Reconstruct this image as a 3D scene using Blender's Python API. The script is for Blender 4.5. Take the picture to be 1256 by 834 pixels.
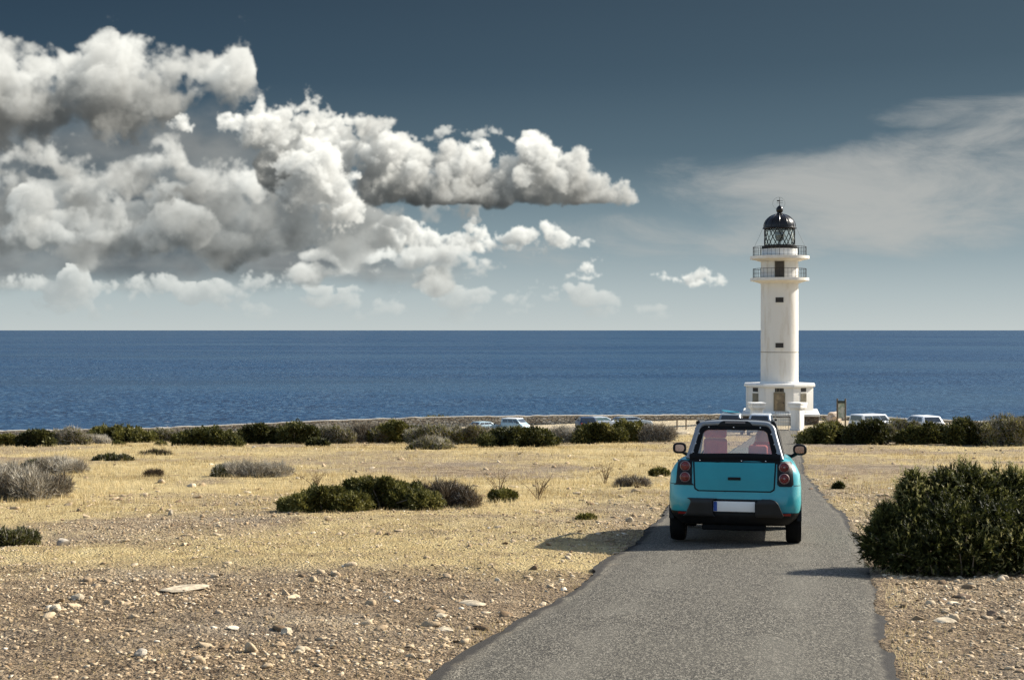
import bpy, bmesh, math, random
import numpy as np
from mathutils import Vector, Matrix
R = math.radians
C = bpy.context.scene
COL = C.collection
for _o in list(bpy.data.objects):
    bpy.data.objects.remove(_o, do_unlink=True)

# ------------------------------------------------------------------ camera
EYE = 1.72
cam_d = bpy.data.cameras.new('camera')
cam = bpy.data.objects.new('camera', cam_d); COL.objects.link(cam)
cam.location = (0, 0, EYE)
cam.rotation_euler = (R(90 - 0.394), 0, 0)
cam_d.lens = 50.0; cam_d.sensor_width = 36.0
cam_d.clip_start = 0.1; cam_d.clip_end = 900000
C.camera = cam
C.view_settings.view_transform = 'Standard'
C.view_settings.look = 'None'
C.view_settings.gamma = 1.0
C.view_settings.use_curve_mapping = False
C.view_settings.exposure = 0.98
C.cycles.use_denoising = True
C.cycles.denoiser = 'OPENIMAGEDENOISE'
C.cycles.denoising_input_passes = 'RGB_ALBEDO_NORMAL'
C.cycles.denoising_prefilter = 'NONE'
C.cycles.max_bounces = 6
C.cycles.transparent_max_bounces = 24
C.cycles.caustics_reflective = False
C.cycles.caustics_refractive = False

# ------------------------------------------------------------------ sun
SUN_AZ, SUN_EL = 67.0, 33.0          # clockwise from the viewing direction (+Y), above the horizon
sun_d = bpy.data.lights.new('sun', 'SUN')
sun_d.energy = 5.0; sun_d.angle = R(0.5); sun_d.color = (1.0, 0.945, 0.84)
sun = bpy.data.objects.new('sun', sun_d); COL.objects.link(sun)
SUNV = Vector((math.sin(R(SUN_AZ)) * math.cos(R(SUN_EL)), math.cos(R(SUN_AZ)) * math.cos(R(SUN_EL)), math.sin(R(SUN_EL))))
sun.rotation_euler = SUNV.to_track_quat('Z', 'Y').to_euler()
sun.location = SUNV * 200

# ------------------------------------------------------------------ node helper
class Val:
    """a socket (or number) with arithmetic that adds Math nodes"""
    def __init__(s, g, k): s.g, s.k = g, k
    def __add__(s, o): return s.g.m('ADD', s, o)
    __radd__ = __add__
    def __sub__(s, o): return s.g.m('SUBTRACT', s, o)
    def __rsub__(s, o): return s.g.m('SUBTRACT', o, s)
    def __mul__(s, o): return s.g.m('MULTIPLY', s, o)
    __rmul__ = __mul__
    def __truediv__(s, o): return s.g.m('DIVIDE', s, o)
    def __rtruediv__(s, o): return s.g.m('DIVIDE', o, s)
class G:
    def __init__(s, tree): s.t = tree
    def n(s, typ, **kw):
        nd = s.t.nodes.new(typ)
        for k, v in kw.items(): setattr(nd, k, v)
        return nd
    def put(s, sock, v):
        if isinstance(v, Val): s.t.links.new(v.k, sock)
        elif v is not None: sock.default_value = v
    def m(s, op, a, b=None, c=None, clamp=False):
        nd = s.n('ShaderNodeMath', operation=op); nd.use_clamp = clamp
        s.put(nd.inputs[0], a); s.put(nd.inputs[1], b)
        if c is not None: s.put(nd.inputs[2], c)
        return Val(s, nd.outputs[0])
    def v(s, op, a, b=None, c=None, out=0):
        nd = s.n('ShaderNodeVectorMath', operation=op)
        s.put(nd.inputs[0], a); s.put(nd.inputs[1], b)
        if c is not None: s.put(nd.inputs[2], c)
        return Val(s, nd.outputs['Value' if op in ('DOT_PRODUCT', 'LENGTH', 'DISTANCE') else 'Vector'])
    def xyz(s, a):
        nd = s.n('ShaderNodeSeparateXYZ'); s.put(nd.inputs[0], a)
        return [Val(s, o) for o in nd.outputs]
    def vec(s, x, y, z=0.0):
        nd = s.n('ShaderNodeCombineXYZ')
        for i, q in enumerate((x, y, z)): s.put(nd.inputs[i], q)
        return Val(s, nd.outputs[0])
    def noise(s, vec, scale, detail=4.0, rough=0.5, dist=0.0, lac=2.0, col=False, w=None):
        nd = s.n('ShaderNodeTexNoise')
        s.put(nd.inputs['Vector'], vec); nd.inputs['Scale'].default_value = scale
        nd.inputs['Detail'].default_value = detail; nd.inputs['Roughness'].default_value = rough
        nd.inputs['Lacunarity'].default_value = lac; nd.inputs['Distortion'].default_value = dist
        return Val(s, nd.outputs['Color' if col else 'Fac'])
    def voro(s, vec, scale, feature='F1', detail=0.0, rough=0.5, smooth=0.5, rnd=1.0, out='Distance'):
        nd = s.n('ShaderNodeTexVoronoi', feature=feature)
        s.put(nd.inputs['Vector'], vec); nd.inputs['Scale'].default_value = scale
        if 'Detail' in nd.inputs: nd.inputs['Detail'].default_value = detail; nd.inputs['Roughness'].default_value = rough
        if feature == 'SMOOTH_F1': nd.inputs['Smoothness'].default_value = smooth
        nd.inputs['Randomness'].default_value = rnd
        return Val(s, nd.outputs[out])
    def ss(s, x, a, b, lo=0.0, hi=1.0, kind='SMOOTHSTEP'):
        nd = s.n('ShaderNodeMapRange', interpolation_type=kind)
        if kind == 'LINEAR': nd.clamp = True
        for i, q in enumerate((x, a, b, lo, hi)): s.put(nd.inputs[i], q)
        return Val(s, nd.outputs[0])
    def mix(s, f, a, b, blend='MIX'):
        nd = s.n('ShaderNodeMix', data_type='RGBA', blend_type=blend)
        s.put(nd.inputs[0], f)
        for i, q in ((6, a), (7, b)):
            if isinstance(q, tuple) and len(q) == 3: q = (*q, 1.0)
            s.put(nd.inputs[i], q)
        return Val(s, nd.outputs[2])
    def ramp(s, f, stops, interp='LINEAR'):
        nd = s.n('ShaderNodeValToRGB'); cr = nd.color_ramp; cr.interpolation = interp
        while len(cr.elements) < len(stops): cr.elements.new(0.5)
        for e, (p, c) in zip(cr.elements, stops): e.position = p; e.color = (*c, 1.0)
        s.put(nd.inputs[0], f)
        return Val(s, nd.outputs[0])

# ------------------------------------------------------------------ sky
W = bpy.data.worlds.new('World'); C.world = W; W.use_nodes = True
W.cycles.sampling_method = 'MANUAL'; W.cycles.sample_map_resolution = 512
wt = W.node_tree; wt.nodes.clear(); g = G(wt)
SKY_STRENGTH = 0.1
OVER = 0.12
KX = 1.0 / SKY_STRENGTH

def sky_xy(px, py):
    """where a spot of the photograph lies in the sky: azimuth and tangent of the elevation, 17.44 units to the radian"""
    t = (px - 628.0) / 1744.0
    return math.atan(t) * 17.44, (405.0 - py) / 100.0 / math.sqrt(1 + t * t)

tc = g.n('ShaderNodeTexCoord')
D = Val(g, tc.outputs['Generated'])
dx, dy, dz = g.xyz(D)
az = g.m('ARCTAN2', dx, dy)
hor = g.m('SQRT', dx * dx + dy * dy)
U = az * 17.44
V = (dz / g.m('MAXIMUM', hor, 0.02)) * 17.44
P0 = g.vec(U, V, 0.0)

sky = g.n('ShaderNodeTexSky', sky_type='NISHITA')
sky.sun_disc = False; sky.sun_elevation = R(SUN_EL); sky.sun_rotation = R(SUN_AZ)
sky.altitude = 80; sky.air_density = 1.0; sky.dust_density = 1.2; sky.ozone_density = 2.0
clear = Val(g, sky.outputs['Color'])
# a dark, polarised looking sky ahead; paler air low down, paler to the right
up = g.ss(V, 0.0, 4.3, kind='LINEAR')
side = g.ss(U, -7.0, 7.0, kind='LINEAR')
skyL = g.ramp(up, [(0.0, (.52, .57, .565)), (0.10, (.43, .50, .51)), (0.24, (.24, .32, .355)), (0.45, (.088, .140, .178)), (0.7, (.036, .070, .108)), (1.0, (.022, .044, .073))])
skyR = g.ramp(up, [(0.0, (.53, .58, .575)), (0.10, (.42, .49, .505)), (0.26, (.25, .335, .375)), (0.5, (.105, .165, .21)), (0.75, (.068, .112, .150)), (1.0, (.054, .089, .124))])
ahead = g.mix(side, skyL, skyR)
GAIN = 0.525                                   # 1 / 2**exposure, near enough
ahead = g.v('SCALE', ahead, None); wt.nodes[-1].inputs['Scale'].default_value = GAIN * KX

# ------------------------------------------------------------------ the cloud banks: lit volumes, marched once into the sky map
def make_clouds():
    """Heaps of cloud as density grids (azimuth x elevation x distance), each bank lit by the sun through its
    own grid and seen against the sky. Returns premultiplied rgb, alpha, and the window in photo units."""
    rng = np.random.default_rng(11)
    ST = 1.12                                     # photo pixels per voxel
    X0, X1, Y0, Y1 = -420.0, 950.0, 14.0, 408.0
    NU, NV = int((X1 - X0) / ST), int((Y1 - Y0) / ST)
    WS = 2.4                                      # photo pixels per depth slice
    def tile(n, oct0, octs, rough, seed):         # value noise that tiles
        r = np.random.default_rng(seed); out = np.zeros((n, n, n), np.float32); amp = 1.0; tot = 0
        for k in range(octs):
            m = oct0 * 2 ** k
            if m > n: break
            a = r.normal(size=(m, m, m)).astype(np.float32)
            for ax in range(3):
                x = np.arange(n) * m / n; i = x.astype(int); t = x - i; t = (t * t * (3 - 2 * t)).astype(np.float32)
                sh = [1, 1, 1]; sh[ax] = n; t = t.reshape(sh)
                a = np.take(a, i % m, ax) * (1 - t) + np.take(a, (i + 1) % m, ax) * t
            out += a * amp; tot += amp * amp; amp *= rough
        return out / math.sqrt(tot)
    NT = 144
    tn = tile(NT, 3, 6, .62, 3)                   # broad and fine
    tf = tile(NT, 9, 4, .75, 4)                   # fine only
    tw = [tile(NT, 4, 3, .5, 20 + k) for k in range(2)]
    RGB = np.zeros((NV, NU, 3), np.float32); ALP = np.zeros((NV, NU), np.float32)

    def bank(heaps, box, depth, kids, shrink, soft, rough, fine, warp, ext, fade=(1, 1), sunk=1.0, ambk=1.0, sun=(.80, .62, .12), hz=(0, 0), seed=0, squash=1.0, floor=None, mod=0.0, shade=None, extra=()):
        rng = np.random.default_rng(seed)
        bx0, bx1, by0, by1 = box
        iu0, iu1 = max(0, int((bx0 - X0) / ST)), min(NU, int((bx1 - X0) / ST))
        iv0, iv1 = max(0, int((by0 - Y0) / ST)), min(NV, int((by1 - Y0) / ST))
        nu, nv, nw = iu1 - iu0, iv1 - iv0, int(depth / WS)
        F = np.full((nv, nu, nw), -25.0, np.float32)
        def sphere(px, py, pz, r, sy=1.0, sz=1.0, k=None):
            cu, cv, cw = (px - X0) / ST - iu0, (py - Y0) / ST - iv0, pz / WS
            ru, rv, rw = r / ST, r * sy / ST, r * sz / WS
            q = 1.6
            a0, a1 = int(max(0, cu - ru * q)), int(min(nu, cu + ru * q + 2))
            b0, b1 = int(max(0, cv - rv * q)), int(min(nv, cv + rv * q + 2))
            c0, c1 = int(max(0, cw - rw * q)), int(min(nw, cw + rw * q + 2))
            if a0 >= a1 or b0 >= b1 or c0 >= c1: return
            uu = ((np.arange(a0, a1) - cu) / ru)[None, :, None]
            vv = ((np.arange(b0, b1) - cv) / rv)[:, None, None]
            ww = ((np.arange(c0, c1) - cw) / rw)[None, None, :]
            f = (1.0 - np.sqrt(uu * uu + vv * vv + ww * ww)) * (r * min(1, sy))
            S = F[b0:b1, a0:a1, c0:c1]
            np.maximum(S, f.astype(np.float32), out=S)
        first = rng
        for batch in (heaps, extra):
            if batch is extra: o = first.integers(0, NT, 9); rng = np.random.default_rng(seed + 900)
            for h in batch:
                px, py, rx, ry = h[:4]
                base = h[4] if len(h) > 4 and h[4] else py + ry * 1.02
                pz = depth * (h[5] if len(h) > 5 else .5) + rng.uniform(-.06, .06) * depth
                rz = min(max(ry, rx * .6) * .9, depth * .42)
                sphere(px, py, pz, rx * .86, ry / rx * .95, rz / rx)
                for _ in range(kids[0]):
                    d = rng.normal(size=3); d[1] -= .45; d[2] -= .3; d /= np.linalg.norm(d)
                    r1 = min(rx, ry) * shrink[0] * rng.uniform(.65, 1.4)
                    q = [px + d[0] * rx * .78, py + d[1] * ry * .78, pz + d[2] * rz * .78]
                    q[1] = min(q[1], base - r1 * .7)
                    sphere(*q, r1)
                    for _ in range(kids[1]):
                        e = rng.normal(size=3); e[1] -= .4; e[2] -= .3; e /= np.linalg.norm(e)
                        r2 = r1 * shrink[1] * rng.uniform(.55, 1.35)
                        q2 = [q[k] + e[k] * r1 * .88 for k in range(3)]
                        q2[1] = min(q2[1], base - r2 * .6)
                        sphere(*q2, r2)
                        if r2 > 4.0:
                            for _ in range(6):
                                e3 = rng.normal(size=3); e3[1] -= .3; e3 /= np.linalg.norm(e3)
                                sphere(*(q2[k] + e3[k] * r2 * .9 for k in range(3)), r2 * rng.uniform(.28, .5))
        iv, iu, iw = np.arange(nv), np.arange(nu), np.arange(nw)
        iun = iu - int((max(-60, bx0) - bx0) / ST)
        def at(t, a, b, c, s=1): return t[np.ix_((iv * s + a) % NT, (iun * s + b) % NT, (iw * s + c) % NT)]
        if warp:                                  # pull the shapes about so that they stop being round
            a = np.clip((iv[:, None, None] + at(tw[0], o[0], o[1], o[2]) * warp * .7).astype(np.int32), 0, nv - 1)
            b = np.clip((iu[None, :, None] + at(tw[1], o[3], o[4], o[5]) * warp).astype(np.int32), 0, nu - 1)
            F = F[a, b, np.broadcast_to(iw[None, None, :], F.shape)]
        rows = Y0 + (iv0 + iv + .5) * ST
        F = F + at(tn, o[6], o[7], o[8]) * rough + at(tf, o[2], o[5], o[7]) * fine
        if floor: F -= np.clip((rows - floor) * .8, 0, 60)[:, None, None]
        E = np.clip(F / soft, 0, 1)
        E *= E * (3 - 2 * E) * .6 + .4
        E *= ext
        ff = np.interp(rows, [by0, by1], fade).astype(np.float32)
        E *= ff[:, None, None]
        E = E.astype(np.float32)
        # sunlight through the bank
        du, dw = sun[0] / sun[1], sun[2] / sun[1] * ST / WS
        step = ST * math.sqrt(1 + du * du)
        def shift(a, s, ax):
            i = math.floor(s); t = s - i
            def roll(a, k):
                b = np.zeros_like(a); n = a.shape[ax]
                sl = [slice(None)] * 2; sr = [slice(None)] * 2
                if k >= 0: sl[ax] = slice(0, n - k); sr[ax] = slice(k, n)
                else: sl[ax] = slice(-k, n); sr[ax] = slice(0, n + k)
                b[tuple(sl)] = a[tuple(sr)]; return b
            return roll(a, i) * (1 - t) + roll(a, i + 1) * t
        tau = np.zeros_like(E); cur = np.zeros((nu, nw), np.float32)
        for r in range(1, nv):
            cur = shift(shift(cur + E[r - 1] * step, du, 0), -dw, 1)
            tau[r] = cur
        above = np.cumsum(E, 0) * ST
        below = above[-1:] - above
        lit = .78 * np.exp(-.70 * tau) + .34 * np.exp(-.24 * tau) + .05 * np.exp(-.06 * tau)
        amb = .5 * np.exp(-.16 * above) + .5 * np.exp(-.8 * above)
        grd = np.exp(-.25 * below)
        sc, ac, bc, gc = np.array([.93, .885, .775]) * sunk, np.array([.15, .175, .19]) * ambk, np.array([.030, .040, .046]), np.array([.035, .036, .034])
        T = np.ones((nv, nu), np.float32); rgb = np.zeros((nv, nu, 3), np.float32)
        for k in range(nw):
            a = 1 - np.exp(-E[:, :, k] * WS * 1.4)
            w = (T * a)[..., None]
            rgb += w * (lit[:, :, k, None] * sc + amb[:, :, k, None] * ac + bc + grd[:, :, k, None] * gc)
            T *= 1 - a
        al = 1 - T
        h = np.interp(rows, [by0, by1], hz).astype(np.float32)[:, None, None]
        rgb = rgb * (1 - h) + al[..., None] * h * np.array([.45, .50, .50])
        if mod or shade:
            q = np.clip(1 + n2(.8, 1.1, seed * 37, seed * 53)[iv0:iv1, iu0:iu1] * mod, .25, 1.15) if mod else np.ones((nv, nu))
            if shade:
                q = q * np.interp(rows[:, None] + n2(1.3, 1.3, seed * 17, 5)[iv0:iv1, iu0:iu1] * 9, shade[0::2], shade[1::2])
            rgb = rgb * np.clip(q, .2, 1.15)[..., None]
        S = np.s_[iv0:iv1, iu0:iu1]
        RGB[S] = RGB[S] * T[..., None] + rgb
        ALP[S] = ALP[S] * T + al

    # the grey sheet of cloud behind everything on the left
    uu = X0 + (np.arange(NU) + .5) * ST; vv = Y0 + (np.arange(NV) + .5) * ST
    nz = tile(288, 3, 6, .55, 31)[:, :, 0]
    def n2(su, sv, ou=0, ov=0):
        a = ((uu * su + ou) % 288); b = ((vv * sv + ov) % 288)
        i, j = a.astype(int), b.astype(int); fa, fb = (a - i)[None, :], (b - j)[:, None]
        q = lambda x, y: nz[np.ix_((j + y) % 288, (i + x) % 288)]
        return (q(0, 0) * (1 - fa) + q(1, 0) * fa) * (1 - fb) + (q(0, 1) * (1 - fa) + q(1, 1) * fa) * fb
    sst = lambda x, a, b: (lambda t: t * t * (3 - 2 * t))(np.clip((x - a) / (b - a), 0, 1))
    wob = n2(.9, 1.2) * 16
    m = sst(uu[None, :] + wob * 2.2 - (vv[:, None] - 260) * .6, 505, 330) * sst(uu[None, :] + wob * 2.5, -350, -200) * sst(vv[:, None] + wob, 118, 175) * sst(vv[:, None] + wob * .45, 362, 312)
    tone = np.clip(.5 + n2(.55, 1.3, 60, 20) * .30 + n2(1.7, 2.6, 9, 77) * .12, 0, 1)[..., None]
    veil = (np.array([.115, .136, .150]) * (1 - tone) + np.array([.30, .315, .31]) * tone)
    a = np.clip(m * (.93 + .1 * n2(1.3, 1.8, 33, 5)), 0, .97)
    RGB[:] = veil * a[..., None]; ALP[:] = a
    # streaks under it
    st = np.clip(n2(.28, 3.4, 40, 11) * .6 + .38, 0, 1) * sst(vv[:, None], 318, 338) * sst(vv[:, None], 372, 346) * sst(uu[None, :], 640, 420)
    RGB[:] = RGB * (1 - st[..., None] * .8) + st[..., None] * .8 * np.array([.44, .465, .45]); ALP[:] = ALP + (1 - ALP) * st * .8
    # far heaps low in the haze
    r2 = np.random.default_rng(5); H = []
    for k in range(110):
        x = r2.uniform(-420, 810); t = r2.uniform() ** 1.2
        y = (354 if x > 430 else 346) + (34 if x > 430 else 40) * t
        a = r2.uniform(8, 24) * (1.15 - .6 * t); H.append((x, y, a, a * r2.uniform(.25, .55)))
    H += [(92, 338, 18, 14), (126, 350, 16, 9), (70, 352, 24, 8), (40, 348, 22, 9), (12, 352, 22, 10), (155, 348, 10, 7), (165, 360, 10, 6), (206, 352, 14, 9), (228, 360, 16, 7), (280, 356, 18, 6), (300, 360, 14, 5)]
    bank(H, (-420, 830, 300, 402), 60, (8, 5), (.55, .5), 5, 3.4, 2.6, 5, .20, (.75, .02), .80, 1.3, hz=(.34, .88), seed=1, extra=[(-70 - 22 * k, 352 + 9 * math.sin(k * 2.3), 22, 8 + 3 * math.sin(k * 1.7)) for k in range(14)])
    # the row of small heaps right of the middle
    H = [(478, 284, 34, 20), (450, 296, 30, 18), (520, 292, 28, 14), (545, 298, 26, 10), (585, 288, 22, 12), (570, 300, 40, 10), (628, 287, 22, 8), (610, 296, 24, 8), (672, 280, 10, 10),
         (684, 288, 14, 9), (697, 296, 14, 8), (710, 301, 9, 5), (660, 300, 14, 6), (722, 324, 12, 8), (735, 332, 15, 6), (712, 336, 12, 4), (765, 334, 12, 5), (758, 342, 12, 4),
         (806, 338, 14, 7), (826, 341, 20, 6), (846, 336, 15, 8), (862, 336, 12, 8), (880, 341, 13, 6), (796, 346, 14, 3), (850, 346, 30, 4)]
    bank(H, (400, 930, 255, 360), 110, (12, 8), (.5, .45), 6, 3.6, 2.6, 7, .17, (1, .7), .92, 1.15, hz=(.06, .36), seed=2)
    H = [(500, 312, 60, 12), (440, 318, 60, 14), (556, 322, 24, 14), (540, 334, 24, 9), (605, 330, 24, 11), (636, 335, 18, 7), (580, 338, 30, 7), (470, 335, 60, 9), (400, 335, 70, 9), (500, 345, 70, 7)]
    bank(H, (330, 680, 290, 365), 90, (12, 8), (.5, .45), 8, 4.2, 2.6, 8, .10, (1, .5), .8, 1.2, hz=(.12, .42), seed=3, mod=.3)
    # the grey bank low on the left, flat streaked underside
    H = [(60, 288, 110, 30), (200, 296, 100, 28), (300, 272, 80, 42), (370, 285, 74, 34), (-20, 282, 90, 36), (140, 258, 100, 28), (20, 250, 80, 34), (270, 250, 80, 34), (310, 306, 130, 18), (120, 314, 150, 14), (430, 296, 60, 24), (470, 256, 50, 9), (520, 262, 40, 5)]
    bank(H, (-420, 620, 190, 345), 150, (13, 9), (.5, .45), 22, 13, 2.4, 18, .075, (1, .85), .44, .9, hz=(.05, .30), seed=4, floor=322, mod=.35, shade=(215, .85, 300, .72, 335, .95), extra=[(-120, 276, 90, 34), (-220, 290, 90, 28), (-310, 296, 70, 22), (-180, 250, 80, 30), (-90, 246, 80, 32)])
    # lit heads standing in front of it
    H = [(40, 266, 30, 20), (134, 258, 18, 22), (146, 276, 22, 16), (182, 278, 24, 14), (236, 272, 16, 18), (222, 266, 18, 13), (60, 286, 40, 14), (10, 284, 40, 16), (112, 284, 40, 13), (186, 300, 16, 10), (96, 266, 20, 12), (238, 292, 12, 14)]
    bank(H, (-420, 320, 215, 330), 80, (14, 9), (.5, .45), 14, 8, 3.0, 13, .095, (.9, .5), .66, 1.05, hz=(.03, .28), seed=5, mod=.25, shade=(240, 1.0, 275, .95, 300, .6))
    # the pale band over it
    H = [(90, 190, 66, 20), (40, 202, 60, 20), (150, 182, 80, 14), (225, 200, 70, 26), (290, 210, 40, 24), (240, 226, 70, 16), (160, 214, 80, 22), (-30, 200, 80, 26), (310, 226, 40, 16)]
    bank(H, (-420, 370, 145, 265), 130, (12, 8), (.55, .5), 18, 11, 2.6, 17, .07, (1, .9), .70, 1.0, seed=6, mod=.4, shade=(165, .7, 185, 1.0, 230, .95, 250, .7), extra=[(-120, 205, 80, 24), (-210, 218, 70, 20)])
    # the big ragged bank at the top left
    H = [(60, 92, 56, 32), (136, 74, 46, 24), (100, 84, 50, 30), (176, 86, 50, 24), (246, 82, 40, 24), (268, 94, 26, 18), (222, 94, 40, 26), (20, 112, 70, 38), (-40, 120, 70, 46), (110, 118, 90, 34), (200, 116, 66, 26), (60, 140, 90, 28), (150, 142, 60, 16)]
    bank(H, (-420, 340, 20, 190), 150, (13, 9), (.5, .5), 20, 12, 3.2, 17, .066, (1, .9), .78, .9, sun=(.62, .78, .15), seed=7, mod=.15, shade=(85, 1.0, 112, .72, 140, .42, 165, .5), extra=[(-130, 130, 70, 36), (-210, 145, 60, 24), (-280, 158, 40, 14)])
    # the bright heaps
    H = [(330, 166, 36, 30, 225), (371, 146, 32, 28), (392, 176, 36, 38), (352, 200, 46, 34), (449, 166, 20, 26), (466, 200, 36, 38, 251), (420, 182, 16, 24),
         (503, 214, 28, 32, 251), (545, 192, 22, 16), (574, 212, 30, 28, 251), (613, 218, 32, 20, 251), (658, 198, 28, 25), (704, 210, 28, 19), (736, 234, 34, 14, 250), (756, 240, 22, 8, 250),
         (690, 228, 46, 24, 252), (640, 230, 46, 24, 251), (715, 236, 44, 17, 252), (600, 232, 44, 22, 251), (540, 230, 56, 24, 252), (478, 232, 44, 24, 252), (668, 214, 44, 26, 252), (286, 150, 24, 13), (310, 142, 20, 12)]
    bank(H, (250, 800, 95, 272), 150, (18, 12), (.5, .45), 7.5, 4.0, 2.6, 7, .13, (1, 1), 1.02, 1.0, sun=(.74, .67, .12), seed=8, floor=247, mod=.2, shade=(215, 1.0, 236, .75, 250, .5))
    H = [(400, 230, 34, 24), (424, 258, 24, 18), (393, 268, 22, 16), (360, 240, 30, 16), (380, 212, 36, 22)]
    bank(H, (300, 480, 180, 300), 80, (16, 11), (.5, .45), 8, 4.6, 3.0, 10, .12, (1, .8), .92, 1.0, sun=(.74, .67, .12), seed=9)
    H = [(546, 160, 16, 6), (530, 165, 12, 4), (604, 158, 14, 6), (588, 164, 14, 4), (620, 165, 10, 3), (510, 162, 10, 3)]
    bank(H, (490, 640, 140, 180), 40, (10, 6), (.5, .45), 6, 3.4, 2.8, 6, .10, (1, 1), .62, 1.0, seed=10)
    H = [(222, 150, 12, 9), (234, 156, 9, 5)]
    bank(H, (200, 255, 130, 170), 40, (12, 7), (.5, .45), 5, 2.6, 2.0, 4, .16, (1, 1), .9, 1.0, seed=12)
    return RGB, ALP, (X0, X1, Y0, Y1)
c_rgb, c_alp, (CX0, CX1, CY0, CY1) = make_clouds()
_h, _w = c_alp.shape
_fade = np.clip((np.arange(_w) - 4) / 26.0, 0, 1).astype(np.float32)[None, :]
_buf = np.dstack([c_rgb * _fade[..., None], c_alp * _fade]).astype(np.float32)[::-1]
cloud_map = bpy.data.images.new('cloud_map', _w, _h, alpha=True, float_buffer=True)
cloud_map.colorspace_settings.name = 'Non-Color'
cloud_map.alpha_mode = 'CHANNEL_PACKED'
cloud_map.pixels.foreach_set(np.ascontiguousarray(_buf).ravel()); cloud_map.update()
dyc = g.m('MAXIMUM', dy, 0.02)
gx = (dx / dyc) * 1744.0 + 628.0
gy = (dz / dyc) * -1744.0 + 405.0
uvw = g.vec((gx - CX0) / (CX1 - CX0), 1.0 - (gy - CY0) / (CY1 - CY0), 0.0)
ti = g.n('ShaderNodeTexImage', image=cloud_map, interpolation='Cubic', extension='CLIP'); g.put(ti.inputs[0], uvw)
cl_c, cl_a = Val(g, ti.outputs['Color']), Val(g, ti.outputs['Alpha'])
sk = ahead
# high thin veil on the right
cz = g.v('MULTIPLY', P0, (0.36, 1.15, 1.0))
nd = None
def n2d(vec, scale, det, rough, dist=0.0):
    v_ = g.noise(vec, scale, det, rough, dist); wt.nodes[-1].noise_dimensions = '2D'; return v_
crot = g.v('ADD', cz, g.v('MULTIPLY', g.vec(V, U, 0.0), (.05, .05, 0)))
cir = n2d(g.v('ADD', crot, (3.1, 0.6, 0)), 1.6, 7.0, 0.62, 0.3)
cmask = None
for (px, py, rx, ry, h) in ((1090, 245, 360, 96, .95), (1250, 205, 290, 80, .85), (1200, 138, 170, 36, .62), (832, 208, 70, 30, .42), (760, 295, 260, 60, .6), (1130, 70, 330, 70, .10), (950, 300, 260, 50, .6)):
    u, v = sky_xy(px, py)
    d = g.v('MULTIPLY_ADD', P0, (100 / rx, 100 / ry, 0), (-u * 100 / rx, -v * 100 / ry, 0))
    q = g.ss(g.v('DOT_PRODUCT', d, d), 1.0, 0.0, 0.0, h)
    cmask = q if cmask is None else g.m('MAXIMUM', cmask, q)
ca = g.ss(cir * .75 + cmask * .62, 0.56, 1.10, 0.0, 0.82)
cc = tuple(x * GAIN * KX for x in (.47, .475, .455))
sk = g.mix(ca, sk, cc)
inv = g.v('SCALE', sk, None); g.put(wt.nodes[-1].inputs['Scale'], 1.0 - cl_a)
add = g.v('SCALE', cl_c, None); wt.nodes[-1].inputs['Scale'].default_value = GAIN * KX
sk = g.v('ADD', inv, add)

front = g.m('MULTIPLY', g.ss(g.m('ABSOLUTE', az), 0.75, 0.45), g.ss(V, 9.0, 5.6))
# overhead and behind, unseen: broken white cloud added over the clear sky as fill
oc = g.noise(D, 2.4, 4.0, .58)
over = g.mix(g.ss(oc, .42, .62, 0.0, OVER), clear, tuple(x * KX for x in (.62, .61, .58)))
b1 = g.n('ShaderNodeBackground'); g.put(b1.inputs[0], over); b1.inputs[1].default_value = SKY_STRENGTH
b2 = g.n('ShaderNodeBackground'); g.put(b2.inputs[0], sk); b2.inputs[1].default_value = SKY_STRENGTH
mx = g.n('ShaderNodeMixShader'); g.put(mx.inputs[0], front)
wt.links.new(b1.outputs[0], mx.inputs[1]); wt.links.new(b2.outputs[0], mx.inputs[2])
wo = g.n('ShaderNodeOutputWorld'); wt.links.new(mx.outputs[0], wo.inputs[0])

# ------------------------------------------------------------------ helpers
def smooth01(x, a, b):
    t = np.clip((np.asarray(x, float) - a) / (b - a), 0, 1); return t * t * (3 - 2 * t)
def vnoise(x, y, scale, seed=0):
    """2-D value noise, -1..1"""
    x = np.asarray(x, float) / scale; y = np.asarray(y, float) / scale
    i = np.floor(x).astype(np.int64); j = np.floor(y).astype(np.int64)
    fx = x - i; fy = y - j; fx = fx * fx * (3 - 2 * fx); fy = fy * fy * (3 - 2 * fy)
    def h(a, b):
        n = (a * 374761393 + b * 668265263 + seed * 974634777) & 0xffffffff
        n = ((n ^ (n >> 13)) * 1274126177) & 0xffffffff
        return ((n ^ (n >> 16)) & 0xffff) / 32767.5 - 1
    return (h(i, j) * (1 - fx) + h(i + 1, j) * fx) * (1 - fy) + (h(i, j + 1) * (1 - fx) + h(i + 1, j + 1) * fx) * fy
def fbm(x, y, scale, octs=4, seed=0, rough=.5):
    s = 0; a = 1
    for k in range(octs): s = s + a * vnoise(x, y, scale / 2 ** k, seed + k); a *= rough
    return s

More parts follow.
